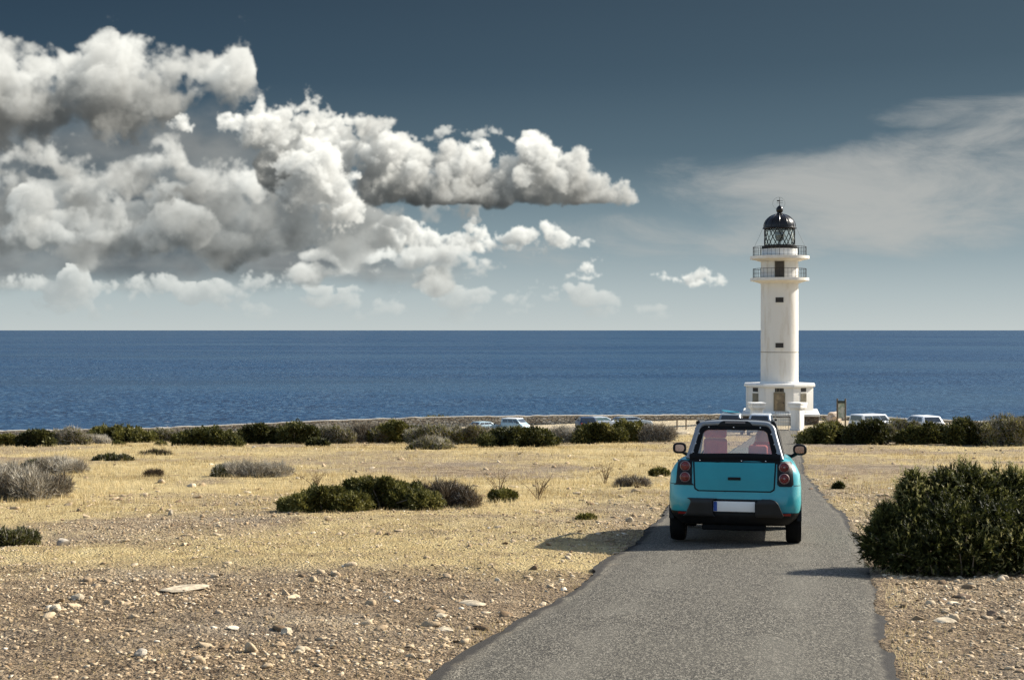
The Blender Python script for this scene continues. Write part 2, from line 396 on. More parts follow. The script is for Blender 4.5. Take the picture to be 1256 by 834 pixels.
def tag(o, label=None, cat=None, group=None, kind=None):
    if label: o['label'] = label
    if cat: o['category'] = cat
    if group: o['group'] = group
    if kind: o['kind'] = kind
    return o
def thing(name, label, cat, loc=(0, 0, 0), rot=(0, 0, 0), group=None):
    o = bpy.data.objects.new(name, None); COL.objects.link(o)
    o.location = loc; o.rotation_euler = rot; o.empty_display_size = .2
    return tag(o, label, cat, group)
def npmesh(name, verts, faces, mat, parent=None, smooth=False, attrs=None):
    """one mesh object from numpy arrays; faces is an (n,3) or (n,4) array"""
    verts = np.asarray(verts, np.float32); faces = np.asarray(faces, np.int32)
    me = bpy.data.meshes.new(name); n, k = faces.shape
    me.vertices.add(len(verts)); me.vertices.foreach_set('co', verts.ravel())
    me.loops.add(n * k); me.loops.foreach_set('vertex_index', faces.ravel())
    me.polygons.add(n); me.polygons.foreach_set('loop_start', np.arange(0, n * k, k, dtype=np.int32))
    me.polygons.foreach_set('loop_total', np.full(n, k, np.int32))
    if smooth: me.polygons.foreach_set('use_smooth', np.ones(n, bool))
    me.update(calc_edges=True)
    for a, v in (attrs or {}).items():
        at = me.attributes.new(a, 'FLOAT', 'POINT'); at.data.foreach_set('value', np.asarray(v, np.float32))
    me.materials.append(mat)
    o = bpy.data.objects.new(name, me); COL.objects.link(o)
    if parent is not None: o.parent = parent
    return o
class MB:
    """collects simple solids; build() links them as one mesh object"""
    def __init__(s): s.v = []; s.f = []
    def add(s, vs, fs):
        o = len(s.v); s.v += [tuple(v) for v in vs]; s.f += [tuple(i + o for i in f) for f in fs]; return s
    def box(s, x0, x1, y0, y1, z0, z1, M=None):
        vs = [Vector((x, y, z)) for x in (x0, x1) for y in (y0, y1) for z in (z0, z1)]
        if M is not None: vs = [M @ v for v in vs]
        return s.add(vs, [(0, 1, 3, 2), (4, 6, 7, 5), (0, 4, 5, 1), (2, 3, 7, 6), (0, 2, 6, 4), (1, 5, 7, 3)])
    def tube(s, pts, r, n=8, caps=True):
        pts = [Vector(p) for p in pts]; rs = r if isinstance(r, (list, tuple)) else [r] * len(pts)
        vs = []; fs = []; prev = None
        for i, p in enumerate(pts):
            d = (pts[min(i + 1, len(pts) - 1)] - pts[max(i - 1, 0)]).normalized()
            a = prev if prev is not None else (Vector((0, 0, 1)) if abs(d.z) < .9 else Vector((1, 0, 0)))
            u = (a - d * a.dot(d)).normalized(); prev = u; w = d.cross(u)
            for k in range(n):
                t = 2 * math.pi * k / n; vs.append(p + (u * math.cos(t) + w * math.sin(t)) * rs[i])
        for i in range(len(pts) - 1):
            for k in range(n):
                fs.append((i * n + k, i * n + (k + 1) % n, (i + 1) * n + (k + 1) % n, (i + 1) * n + k))
        if caps: fs += [tuple(range(n))[::-1], tuple((len(pts) - 1) * n + k for k in range(n))]
        return s.add(vs, fs)
    def lathe(s, prof, n=48, c=(0, 0), M=None, closed=False):
        """prof: (radius, z) from bottom to top, turned round a vertical axis"""
        vs = []; fs = []
        for r, z in prof:
            for k in range(n):
                t = 2 * math.pi * k / n; v = Vector((c[0] + r * math.cos(t), c[1] + r * math.sin(t), z)); vs.append(M @ v if M is not None else v)
        m = len(prof)
        for i in range(m if closed else m - 1):
            for k in range(n):
                j = (i + 1) % m
                fs.append((i * n + k, i * n + (k + 1) % n, j * n + (k + 1) % n, j * n + k))
        return s.add(vs, fs)
    def prism(s, poly, z0, z1, M=None):
        n = len(poly); vs = [Vector((x, y, z)) for z in (z0, z1) for x, y in poly]
        if M is not None: vs = [M @ v for v in vs]
        return s.add(vs, [tuple(range(n))[::-1], tuple(range(n, 2 * n))] + [(i, (i + 1) % n, n + (i + 1) % n, n + i) for i in range(n)])
    def build(s, name, mat, parent=None, smooth=False, bevel=0, segs=2, angle=40):
        me = bpy.data.meshes.new(name); me.from_pydata([tuple(v) for v in s.v], [], s.f); me.validate()
        bm = bmesh.new(); bm.from_mesh(me)
        bmesh.ops.recalc_face_normals(bm, faces=bm.faces)
        if bevel:
            es = [e for e in bm.edges if len(e.link_faces) == 2 and e.calc_face_angle(0) > R(35)]
            if es: bmesh.ops.bevel(bm, geom=es, offset=bevel, segments=segs, profile=.5, affect='EDGES')
        if smooth or bevel:
            for f in bm.faces: f.smooth = True
            for e in bm.edges:
                if len(e.link_faces) == 2 and e.calc_face_angle(0) > R(angle): e.smooth = False
        bm.to_mesh(me); bm.free(); me.materials.append(mat)
        o = bpy.data.objects.new(name, me); COL.objects.link(o)
        if parent is not None: o.parent = parent
        return o

def material(name):
    m = bpy.data.materials.new(name); m.use_nodes = True; m.node_tree.nodes.clear()
    q = G(m.node_tree); out = q.n('ShaderNodeOutputMaterial')
    return m, q, out
def plain(name, col, rough=.5, metal=0.0, spec=.5, vary=.12, scale=3.0, coat=0.0, bump=0.0, bscale=40.0, trans=0.0):
    """a principled material whose colour and roughness wander a little over the surface"""
    m, q, out = material(name)
    p = q.n('ShaderNodeBsdfPrincipled')
    tcn = q.n('ShaderNodeTexCoord'); o = Val(q, tcn.outputs['Object'])
    n = q.noise(o, scale, 5, .6)
    c = q.mix(q.ss(n, .3, .7), tuple(x * (1 - vary) for x in col), tuple(min(1, x * (1 + vary)) for x in col))
    q.put(p.inputs['Base Color'], c)
    q.put(p.inputs['Roughness'], q.ss(n, .25, .75, max(.02, rough - .06), min(1, rough + .06)))
    p.inputs['Metallic'].default_value = metal; p.inputs['Specular IOR Level'].default_value = spec
    p.inputs['Coat Weight'].default_value = coat; p.inputs['Coat Roughness'].default_value = .06
    if bump:
        b = q.n('ShaderNodeBump'); b.inputs['Strength'].default_value = bump; b.inputs['Distance'].default_value = .01
        q.put(b.inputs['Height'], q.noise(o, bscale, 4, .6)); m.node_tree.links.new(b.outputs[0], p.inputs['Normal'])
    m.node_tree.links.new(p.outputs[0], out.inputs[0])
    return m

# ------------------------------------------------------------------ terrain: a slope that falls away from the viewer to the sea cliff
RC_Y = np.array([-60, 0, 9.19, 10.93, 13.19, 14.6, 17.0, 18.7, 22.0, 30.8, 38.7, 113.0, 140.0])
RC_X = np.array([-12.2, -.8, 1.02, 1.36, 1.96, 2.26, 2.76, 3.12, 3.74, 5.15, 6.5, 21.2, 26.5])
def road_x(y): return np.interp(y, RC_Y, RC_X)
ROAD_HALF = 1.49
def base_z(x, y):
    x = np.asarray(x, float); y = np.asarray(y, float)
    z = np.where(y < 110, -.0565 * y, -6.215 - .049 * (y - 110))
    s = smooth01(y, 90, 160)
    z = z - s * (.025 * np.clip(20 - x, 0, 200) + .030 * np.clip(x - 42, 0, 200))
    z = z - .40 * np.exp(-((y - 146) / 14.0) ** 2) * smooth01(x, 18, 8)
    return z
def ground_z(x, y):
    x = np.asarray(x, float); y = np.asarray(y, float)
    z = base_z(x, y)
    off = x - road_x(y); d = np.abs(off)
    rough = smooth01(d, 1.4, 2.6)
    z = z + rough * (.05 * vnoise(x, y, 3.7, 5) + .022 * vnoise(x, y, 1.1, 6) + .012 * vnoise(x, y, .42, 7) + .016 * vnoise(x, y, .22, 8) + .011 * vnoise(x, y, .11, 15) + .14 * vnoise(x, y, 19, 9) * smooth01(y, 16, 40))
    on = y < 119
    left = -.030 + .02 * vnoise(x, y, .5, 12); right = .016 + .022 * vnoise(x, y, .45, 13)
    near = smooth01(d, 2.3, 1.45)
    edge = np.where(off < 0, left, right)
    lip = smooth01(d, ROAD_HALF - .22, ROAD_HALF - .02 + .06 * vnoise(x, y, .6, 14))
    z = np.where(on, z + near * (edge * lip - .10 * (1 - lip)), z)
    # the cliff
    edge_y = 192 + 7 * vnoise(x, y * 0, 23, 21) - .0006 * x * x
    z = z - smooth01(y, edge_y, edge_y + 9) * 75
    z = z - smooth01(np.abs(x), 215, 240) * 70
    return z
def at_row(px, py):
    """the spot of ground that the photograph shows at a pixel: the ray from the camera meets the slope"""
    t = (px - 628.0) / 1744.0; k = (py - 405.0) / 1744.0
    lo, hi = 3.0, 190.0
    f = lambda Y: (EYE - float(base_z(t * Y, Y))) - k * Y
    for _ in range(60):
        mid_ = (lo + hi) / 2
        if f(mid_) > 0: lo = mid_
        else: hi = mid_
    Y = (lo + hi) / 2
    return t * Y, Y
def spaced(*segs):
    out = []
    for a, b, n in segs: out += list(np.linspace(a, b, n, endpoint=False))
    return np.array(out + [segs[-1][1]])
gxs = spaced((-260, -60, 26), (-60, -20, 40), (-20, -8, 40), (-8, 8, 270), (8, 22, 50), (22, 60, 46), (60, 260, 26))
gys = spaced((-90, 4, 24), (4, 8, 20), (8, 21, 270), (21, 40, 110), (40, 90, 90), (90, 185, 80), (185, 210, 36), (210, 230, 6))
GX, GY = np.meshgrid(gxs, gys)
GZ = ground_z(GX, GY)
nx, ny = len(gxs), len(gys)
ii = np.arange(nx * ny).reshape(ny, nx)
quads = np.stack([ii[:-1, :-1], ii[:-1, 1:], ii[1:, 1:], ii[1:, :-1]], -1).reshape(-1, 4)

# how grassy a spot is: bare stones near at hand, straw further out
def straw_amount(x, y):
    t = smooth01(y + 5.0 * fbm(x, y, 9, 3, 40), 12.0, 23.0)
    patch = smooth01(fbm(x, y * .6, 5.0, 4, 44), -.45, .75)
    bare = smooth01(y, 62, 72) * smooth01(y, 100, 80) * smooth01(x, 12, 18) * .6
    band = .28 * smooth01(fbm(x * .35, y, 4.0, 3, 47), .05, .6)
    right = smooth01(x - road_x(y), 1.2, 2.2) * smooth01(y, 26, 18)
    return np.clip(t * (.35 + .75 * patch) - bare - band * t - right * .25, 0, 1)

def ground_material():
    m, q, out = material('dry_ground')
    p = q.n('ShaderNodeBsdfPrincipled'); geo = q.n('ShaderNodeNewGeometry'); P = Val(q, geo.outputs['Position'])
    at = q.n('ShaderNodeAttribute', attribute_name='straw'); st = Val(q, at.outputs['Fac'])
    x, y, z = q.xyz(P)
    big = q.noise(P, .35, 5, .6); med = q.noise(P, 2.6, 5, .65); fin = q.noise(P, 14.0, 5, .7); gr = q.noise(P, 60.0, 3, .7)
    soil = q.ramp(med, [(.25, (.20, .135, .073)), (.45, (.32, .232, .137)), (.58, (.42, .32, .20)), (.8, (.53, .43, .29))])
    soil = q.mix(q.ss(fin, .36, .52), q.mix(.75, soil, (.065, .042, .023)), soil)
    soil = q.mix(q.ss(q.noise(P, 5.5, 6, .7), .54, .66, 0, .7), soil, (.10, .068, .040))
    soil = q.mix(q.ss(gr, .54, .68, 0, .6), soil, (.58, .50, .385))
    earth = q.ss(q.noise(q.v('MULTIPLY', P, (.55, 1, 1)), .9, 6, .66) + q.ss(y, 20.0, 9.5, 0, .19), .47, .65, 0, .75)
    soil = q.mix(earth, soil, q.mix(q.ss(fin, .38, .60), (.075, .048, .027), (.30, .215, .13)))
    greyer = q.ss(big, .48, .65, 0, .35)
    soil = q.mix(greyer, soil, q.mix(q.ss(fin, .35, .65), (.15, .125, .095), (.36, .315, .25)))
    strawc = q.ramp(q.noise(q.v('MULTIPLY', P, (1, .45, 1)), 3.0, 6, .7), [(.28, (.30, .22, .115)), (.45, (.53, .405, .19)), (.6, (.64, .505, .25)), (.78, (.70, .58, .34))])
    strawc = q.mix(q.ss(gr, .48, .66, 0, .6), strawc, (.27, .19, .095))
    strawc = q.mix(q.ss(q.noise(q.v('MULTIPLY', P, (.45, 1, 1)), .8, 6, .68), .50, .68, 0, .55), strawc, (.25, .175, .095))
    f = q.ss(st + (fin - .5) * .7 + (med - .5) * .5, .10, .75)
    c = q.mix(f, soil, strawc)
    sandy = q.ss(y, 96, 118)
    c = q.mix(sandy * .75, c, q.mix(q.ss(fin, .35, .65), (.46, .365, .235), (.62, .53, .38)))
    q.put(p.inputs['Base Color'], c); p.inputs['Roughness'].default_value = .95; p.inputs['Specular IOR Level'].default_value = .15
    peb = q.voro(P, 26.0, 'F1', 1.0, .6)
    hgt = fin * .6 + gr * .35 + (1.0 - peb) * .55 + med * .7
    b = q.n('ShaderNodeBump'); b.inputs['Strength'].default_value = 1.0; b.inputs['Distance'].default_value = .10
    q.put(b.inputs['Height'], hgt); m.node_tree.links.new(b.outputs[0], p.inputs['Normal'])
    m.node_tree.links.new(p.outputs[0], out.inputs[0])
    return m
ground = npmesh('ground', np.stack([GX, GY, GZ], -1).reshape(-1, 3), quads, ground_material(), smooth=True, attrs={'straw': straw_amount(GX, GY).ravel()})
tag(ground, 'dry stony ground with straw coloured grass sloping to the sea', 'ground', kind='structure')

# ------------------------------------------------------------------ sea
def sea_material():
    m, q, out = material('sea_water')
    p = q.n('ShaderNodeBsdfPrincipled'); geo = q.n('ShaderNodeNewGeometry'); P = Val(q, geo.outputs['Position'])
    x, y, z = q.xyz(P)
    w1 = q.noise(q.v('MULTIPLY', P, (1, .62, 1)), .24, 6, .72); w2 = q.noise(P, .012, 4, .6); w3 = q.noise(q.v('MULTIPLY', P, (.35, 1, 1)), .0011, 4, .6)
    c = q.ramp(w1, [(.40, (.001, .008, .026)), (.48, (.004, .026, .068)), (.54, (.016, .058, .118)), (.63, (.10, .165, .22))])  # mottle of wave turbidity, with the slopes' sky reflection painted into the colour
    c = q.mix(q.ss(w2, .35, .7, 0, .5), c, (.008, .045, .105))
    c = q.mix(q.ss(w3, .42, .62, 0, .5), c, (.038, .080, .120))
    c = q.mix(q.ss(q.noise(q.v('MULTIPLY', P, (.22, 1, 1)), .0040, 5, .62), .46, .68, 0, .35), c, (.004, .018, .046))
    cap = q.ss(q.noise(q.v('MULTIPLY', P, (1, .5, 1)), .11, 3, .6), .735, .78, 0, .6)
    c = q.mix(cap, c, (.55, .6, .62))
    q.put(p.inputs['Base Color'], c); p.inputs['Roughness'].default_value = .38; p.inputs['Specular IOR Level'].default_value = .15
    p.inputs['IOR'].default_value = 1.33
    b = q.n('ShaderNodeBump'); b.inputs['Strength'].default_value = .7; b.inputs['Distance'].default_value = 1.6
    q.put(b.inputs['Height'], w1); m.node_tree.links.new(b.outputs[0], p.inputs['Normal'])
    m.node_tree.links.new(p.outputs[0], out.inputs[0])
    return m
sv = [(-4e5, 150, -60), (4e5, 150, -60), (4e5, 5e5, -60), (-4e5, 5e5, -60), (-4e5, -4e5, -60), (4e5, -4e5, -60)]
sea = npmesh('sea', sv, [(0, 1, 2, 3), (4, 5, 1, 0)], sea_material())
tag(sea, 'deep blue rippled sea out to a level horizon', 'sea', kind='structure')

# ------------------------------------------------------------------ road
def road_material():
    m, q, out = material('old_asphalt')
    p = q.n('ShaderNodeBsdfPrincipled'); geo = q.n('ShaderNodeNewGeometry'); P = Val(q, geo.outputs['Position'])
    at = q.n('ShaderNodeAttribute', attribute_name='across'); ac = Val(q, at.outputs['Fac'])
    Pg = q.v('MULTIPLY', P, (1, .32, 1)); g1 = q.noise(Pg, 105.0, 4, .75); g2 = q.noise(P, 1.1, 5, .62); g3 = q.voro(Pg, 96.0, 'F1', 0, .5, out='Color')
    sp = q.xyz(g3)[0]
    c = q.ramp(g1, [(.36, (.006, .005, .004)), (.46, (.034, .030, .022)), (.54, (.082, .073, .055)), (.64, (.24, .215, .168))])
    c = q.mix(q.ss(sp, .62, .98, 0, .5), c, (.29, .26, .205))
    c = q.mix(q.ss(sp, .36, .12, 0, .55), c, (.018, .016, .014))
    track = q.ss(g2, .35, .7, 0, .25)
    c = q.mix(track, c, (.12, .107, .082))
    aa = q.m('ABSOLUTE', ac)
    rut = q.ss(q.m('ABSOLUTE', aa - .47), .22, .02, 0, .30) * q.ss(g2, .3, .6)
    c = q.mix(rut, c, (.165, .15, .118))
    edge = q.ss(aa + (g2 - .5) * .5, .80, 1.05, 0, .75)
    c = q.mix(edge, c, (.050, .044, .034))
    sand = q.ss(aa + (q.noise(P, 2.3, 5, .7) - .5) * .9, 1.0, 1.22, 0, .7) * q.ss(g1, .40, .52)
    c = q.mix(sand, c, (.26, .20, .125))
    tar = q.ss(aa + (q.noise(P, 3.0, 5, .7) - .5) * .10, .925, .965, 0, .95)
    c = q.mix(tar, c, (.012, .010, .008))
    q.put(p.inputs['Base Color'], c); p.inputs['Roughness'].default_value = .85; p.inputs['Specular IOR Level'].default_value = .25
    b = q.n('ShaderNodeBump'); b.inputs['Strength'].default_value = .9; b.inputs['Distance'].default_value = .008
    q.put(b.inputs['Height'], g1 + sp * .5); m.node_tree.links.new(b.outputs[0], p.inputs['Normal'])
    m.node_tree.links.new(p.outputs[0], out.inputs[0])
    return m
ry = spaced((-60, 6, 40), (6, 24, 240), (24, 60, 120), (60, 118, 60))
cols = np.linspace(-1, 1, 15)
V_, A_ = [], []
for y in ry:
    xc = float(road_x(y))
    for k, c in enumerate(cols):
        ex = 0
        if abs(c) == 1: ex = .03 * vnoise(y, c * 9, .55, 60) + .06 * vnoise(y, c * 9, 2.3, 61) + .028 * vnoise(y, c * 5, .16, 62) - .10 * max(0, float(vnoise(y, c * 3, .7, 64)) - .72)
        x = xc + c * (ROAD_HALF + ex)
        V_.append((x, y, float(base_z(x, y)) + .035 - .022 * c * c + .008 * float(vnoise(x, y, 2.2, 63)))); A_.append(c)
nr, nc = len(ry), len(cols)
i2 = np.arange(nr * nc).reshape(nr, nc)
rq = np.stack([i2[:-1, :-1], i2[:-1, 1:], i2[1:, 1:], i2[1:, :-1]], -1).reshape(-1, 4)
V_ = np.array(V_); A_ = np.array(A_)
for col_ in (0, nc - 1):                          # the broken edge goes down into the ground
    a = i2[:, col_]; top = V_[a]; low = top + np.array([(-.02 if col_ == 0 else .02), 0, -.16])
    o_ = len(V_); V_ = np.vstack([V_, low]); A_ = np.concatenate([A_, A_[a]])
    j = o_ + np.arange(nr)
    rq = np.vstack([rq, np.stack([a[:-1], j[:-1], j[1:], a[1:]], -1)])
road = npmesh('road', V_, rq, road_material(), smooth=False, attrs={'across': A_})
road.data.polygons.foreach_set('use_smooth', np.arange(len(rq)) < (nr - 1) * (nc - 1))
tag(road, 'narrow grey asphalt lane with broken edges running down to the lighthouse', 'road', kind='structure')

# ------------------------------------------------------------------ materials of the built things
def whitewash(name, col=(.60, .575, .525)):
    m, q, out = material(name)
    p = q.n('ShaderNodeBsdfPrincipled'); tcn = q.n('ShaderNodeTexCoord'); o = Val(q, tcn.outputs['Object'])
    n1 = q.noise(q.v('MULTIPLY', o, (1, 1, .16)), 1.3, 6, .65); n2_ = q.noise(o, .6, 4, .6); n3 = q.noise(o, 9, 4, .6)
    c = q.mix(q.ss(n1, .50, .74, 0, .6), col, (.44, .375, .28))
    c = q.mix(q.ss(n2_, .5, .75, 0, .25), c, (.69, .665, .60))
    q.put(p.inputs['Base Color'], c); p.inputs['Roughness'].default_value = .8; p.inputs['Specular IOR Level'].default_value = .25
    b = q.n('ShaderNodeBump'); b.inputs['Strength'].default_value = .12; b.inputs['Distance'].default_value = .02
    q.put(b.inputs['Height'], n3); m.node_tree.links.new(b.outputs[0], p.inputs['Normal'])
    m.node_tree.links.new(p.outputs[0], out.inputs[0]); return m
def rubble(name, cols, scale=2.6):
    """irregular stones with dark joints"""
    m, q, out = material(name)
    p = q.n('ShaderNodeBsdfPrincipled'); geo = q.n('ShaderNodeNewGeometry'); o = Val(q, geo.outputs['Position'])
    oo = q.v('MULTIPLY', o, (1, 1, 1.7))
    cell = q.voro(oo, scale, 'F1', out='Color'); edge = q.voro(oo, scale, 'DISTANCE_TO_EDGE')
    n = q.noise(o, 7, 4, .6)
    c = q.ramp(q.xyz(cell)[0], [(0, cols[0]), (.5, cols[1]), (1, cols[2])])
    c = q.mix(q.ss(n, .35, .7, 0, .35), c, cols[0]); c = q.mix(q.ss(edge, .07, .0), c, (.07, .05, .035))
    q.put(p.inputs['Base Color'], c); p.inputs['Roughness'].default_value = .95; p.inputs['Specular IOR Level'].default_value = .15
    b = q.n('ShaderNodeBump'); b.inputs['Strength'].default_value = 1; b.inputs['Distance'].default_value = .08
    q.put(b.inputs['Height'], q.ss(edge, 0, .12) + n * .5); m.node_tree.links.new(b.outputs[0], p.inputs['Normal'])
    m.node_tree.links.new(p.outputs[0], out.inputs[0]); return m
def glassy(name, tint=(.9, .95, .95), clear=.8, haze=(.5, .5, .5), hz=.15, rough=.03):
    """thin clear sheet: mostly see-through, some shine, a little milkiness"""
    m, q, out = material(name)
    t = q.n('ShaderNodeBsdfTransparent'); t.inputs[0].default_value = (*tint, 1)
    gl = q.n('ShaderNodeBsdfGlossy'); gl.inputs['Roughness'].default_value = rough; gl.inputs['Color'].default_value = (.9, .9, .9, 1)
    df = q.n('ShaderNodeBsdfDiffuse'); df.inputs[0].default_value = (*haze, 1)
    lw = q.n('ShaderNodeLayerWeight'); lw.inputs[0].default_value = .5; fc = q.m('POWER', Val(q, lw.outputs['Facing']), 5.0) * .6
    a = q.n('ShaderNodeMixShader'); a.inputs[0].default_value = hz
    m.node_tree.links.new(t.outputs[0], a.inputs[1]); m.node_tree.links.new(df.outputs[0], a.inputs[2])
    b = q.n('ShaderNodeMixShader'); q.put(b.inputs[0], q.m('ADD', fc, 1 - clear, clamp=True))
    m.node_tree.links.new(a.outputs[0], b.inputs[1]); m.node_tree.links.new(gl.outputs[0], b.inputs[2])
    m.node_tree.links.new(b.outputs[0], out.inputs[0]); return m
WHITE = whitewash('whitewash')
WHITE2 = whitewash('fresh_whitewash', (.66, .645, .605))
IRON = plain('black_iron', (.008, .008, .008), .5, .0, .25, .3, 5)
DOME = plain('black_dome_paint', (.009, .008, .007), .30, .0, .28, .3, 2)
DARKGAP = plain('dark_opening', (.02, .018, .016), .8)
KHAKI = plain('weathered_shutter', (.17, .145, .095), .7, vary=.25, scale=2)
DOORW = plain('brown_door_wood', (.19, .14, .078), .7, vary=.35, scale=2.5)
STEELG = plain('galvanised_metal', (.22, .22, .21), .5, .3, .4, .2)
LAMPG = glassy('lantern_glass', (.86, .90, .90), .96, hz=.01)
DRYSTONE = rubble('dry_stone', ((.38, .29, .195), (.52, .42, .29), (.66, .55, .41)), 2.2)
DARKSTONE = rubble('dark_stone', ((.10, .075, .05), (.17, .13, .09), (.24, .19, .135)), 3.2)
CAPST = plain('pale_coping', (.60, .54, .44), .9, vary=.2, scale=.8, spec=.15)
WOOD = plain('grey_wood', (.16, .12, .08), .85, vary=.3, scale=4, spec=.2)

# ------------------------------------------------------------------ lighthouse
LD = 145.0; LS = LD / 1744.0
LX = (956 - 628) * LS; LZ = EYE - (504.7 - 405) * LS
def zr(row): return (504.7 - row) * LS
def face_cam(x, y): return math.atan2(-x, y)              # turn so that the local -Y side looks back at the viewer
RA = face_cam(LX, LD)

# the raised platform it stands on
pf = thing('stone_platform', 'low dark stone platform with a white coping round the foot of the lighthouse', 'platform', (LX, LD, LZ), (0, 0, RA))
b = MB(); b.box(-3.6, 3.82, -4.3, 6, -1.75, -.22); b.build('retaining_wall', DARKSTONE, pf)
b = MB(); b.box(-3.7, 3.92, -4.4, 6.1, -.22, -.002)
b.build('coping', WHITE, pf, bevel=.03)
b = MB()
for k in range(3): b.box(-1.0, 1.0, -4.4 - .32 * (3 - k), -4.4 - .003, -1.5, -.95 + .3 * k)
b.build('steps', CAPST, pf)

lh = thing('lighthouse', 'tall white round lighthouse with two galleries and a black domed lantern', 'lighthouse', (LX, LD, LZ), (0, 0, RA))
TR = 1.89
oct_r = 3.34 / math.cos(math.pi / 8)
octp = [(oct_r * math.cos(math.pi / 8 + k * math.pi / 4), oct_r * math.sin(math.pi / 8 + k * math.pi / 4)) for k in range(8)]
b = MB(); b.prism(octp, 0, zr(473.5)); base = b.build('base_building', WHITE, lh, bevel=.02)
b = MB(); oc2 = [(x * 1.055, y * 1.055) for x, y in octp]; b.prism(oc2, zr(473.4), zr(470.0)); b.build('roof_slab', WHITE2, lh, bevel=.04)
oc3 = [(x * 1.02, y * 1.02) for x, y in octp]
b = MB(); b.prism(oc3, -.002, .22); b.build('plinth', WHITE2, lh, bevel=.02)
def plate(mb, w, z0, z1, ang, r, t=.05, dx=0.0):
    """an upright panel standing on a facet that looks towards angle ang (0 = at the viewer)"""
    M = Matrix.Rotation(ang, 4, 'Z') @ Matrix.Translation((dx, -r, 0))
    return mb.box(-w / 2, w / 2, -t, t, z0, z1, M)
b = MB(); plate(b, 1.0, .23, zr(480.7), 0, 3.34, .05); d = b.build('door', DOORW, lh, bevel=.01)
b = MB()
for k in (-1, 1): plate(b, .08, .23, zr(480.6), 0, 3.34, .09, k * .53)
plate(b, 1.14, zr(480.6), zr(480.6) + .08, 0, 3.34, .09); b.build('door_frame', KHAKI, d)
b = MB(); M = Matrix.Translation((.38, -3.42, 1.05)); b.box(-.03, .03, -.03, .03, -.08, .08, M); b.build('handle', IRON, d)
b = MB(); plate(b, .86, zr(478.6), zr(474.6), 0, 3.34, .02); w = b.build('transom_window', DARKGAP, lh)
b = MB()
for x0 in (-.28, 0, .28): plate(b, .03, zr(478.6), zr(474.6), 0, 3.34, .05, x0)
plate(b, .95, zr(478.6) - .06, zr(478.6), 0, 3.34, .07); b.build('frame', KHAKI, w)
for s in (-1, 1):
    a = s * math.pi / 4
    b = MB(); plate(b, .82, zr(494.8), zr(481.4), a, 3.34, .03, 0); w = b.build('window', KHAKI, lh)
    b = MB(); plate(b, .96, zr(494.8) - .1, zr(494.8) - .003, a, 3.34, .12); b.build('sill', WHITE2, w)
    b = MB()
    for k in range(9): plate(b, .74, zr(494.8) + .08 + k * .115, zr(494.8) + .11 + k * .115, a, 3.34, .05)
    b.build('shutter', KHAKI, w)
    b = MB(); plate(b, .72, zr(479.4), zr(474.6), a, 3.34, .03); w2 = b.build('transom_window', DARKGAP, lh)
    b = MB(); plate(b, .84, zr(479.4) - .07, zr(479.4) - .003, a, 3.34, .07); b.build('sill', WHITE2, w2)
zt0, zt1 = zr(470.0), zr(345.4)
b = MB(); b.lathe([(TR * 1.004, zt0 - .05)] + [(TR * (1.004 - .008 * k / 10), zt0 + (zt1 - zt0) * k / 10) for k in range(1, 11)], 72); b.build('tower', WHITE, lh, smooth=True)
b = MB(); b.lathe([(TR * 1.002, zr(432.2)), (TR * 1.0075, zr(432.1)), (TR * 1.0075, zr(431.5)), (TR * 1.002, zr(431.4))], 72, closed=True); b.build('joint_band', KHAKI, lh)
b = MB(); b.lathe([(TR * 1.002, zt0 - .03), (TR * 1.03, zt0 - .02), (TR * 1.03, zt0 + .14), (TR * 1.0, zt0 + .22)], 72); b.build('tower_foot', WHITE2, lh, smooth=True)
for r0, r1 in ((426.2, 420.4), (371.4, 365.3)):
    b = MB(); plate(b, .80, zr(r0), zr(r1), 0, TR - .02, .035); w = b.build('window', DARKGAP, lh)
    b = MB(); plate(b, .94, zr(r0) - .07, zr(r0) - .003, 0, TR, .06); b.build('sill', WHITE, w)
    b = MB()
    for k in (-1, 1): plate(b, .06, zr(r0), zr(r1), 0, TR, .03, k * .43)
    plate(b, .94, zr(r1) + .003, zr(r1) + .06, 0, TR, .04); b.build('frame', WHITE, w)
def gallery(zlow, ztop, r):
    b = MB(); b.lathe([(TR, zlow - .22), (TR + .30, zlow - .12), (r - .35, zlow), (r, zlow + .06), (r, ztop), (TR - .05, ztop + .004)], 72); b.build('gallery', WHITE, lh, smooth=True, angle=30) if False else None
    o = b.build('gallery', WHITE, lh); return o
def railing(par, z0, h, r):
    b = MB(); n = 40
    for k in range(n):
        t = 2 * math.pi * k / n; b.tube([(r * math.cos(t), r * math.sin(t), z0), (r * math.cos(t), r * math.sin(t), z0 + h)], .015 if k % 5 else .026, 5)
    for zz, q in ((h, .024), (h * .52, .012), (.1, .012)):
        ring = [(r * math.cos(2 * math.pi * k / 60), r * math.sin(2 * math.pi * k / 60), z0 + zz) for k in range(61)]
        b.tube(ring, q, 5, caps=False)
    b.build('railing', IRON, par)
g1 = gallery(zr(345.4), zr(341.3), 2.95); railing(g1, zr(341.3), zr(330.0) - zr(341.3), 2.66)
b = MB(); b.lathe([(TR - .01, zr(341.3)), (TR - .01, zr(318.9))], 72); b.build('watch_room', WHITE, lh, smooth=True)
b = MB(); plate(b, .86, zr(341.0), zr(318.9), 0, TR - .06, .06); gd = b.build('gallery_door', plain('dark_door', (.045, .035, .025), .7, vary=.3), lh)
b = MB()
for k in (-1, 1): plate(b, .07, zr(341.0), zr(319.2), 0, TR - .02, .06, k * .45)
b.build('frame', KHAKI, gd)
g2 = gallery(zr(318.8), zr(314.6), 2.98); railing(g2, zr(314.6), zr(303.2) - zr(314.6), 2.66)
b = MB(); b.lathe([(1.77, zr(314.6)), (1.77, zr(305.5)), (1.70, zr(305.4) + .02)], 64); b.build('lantern_base', WHITE2, lh, smooth=True)
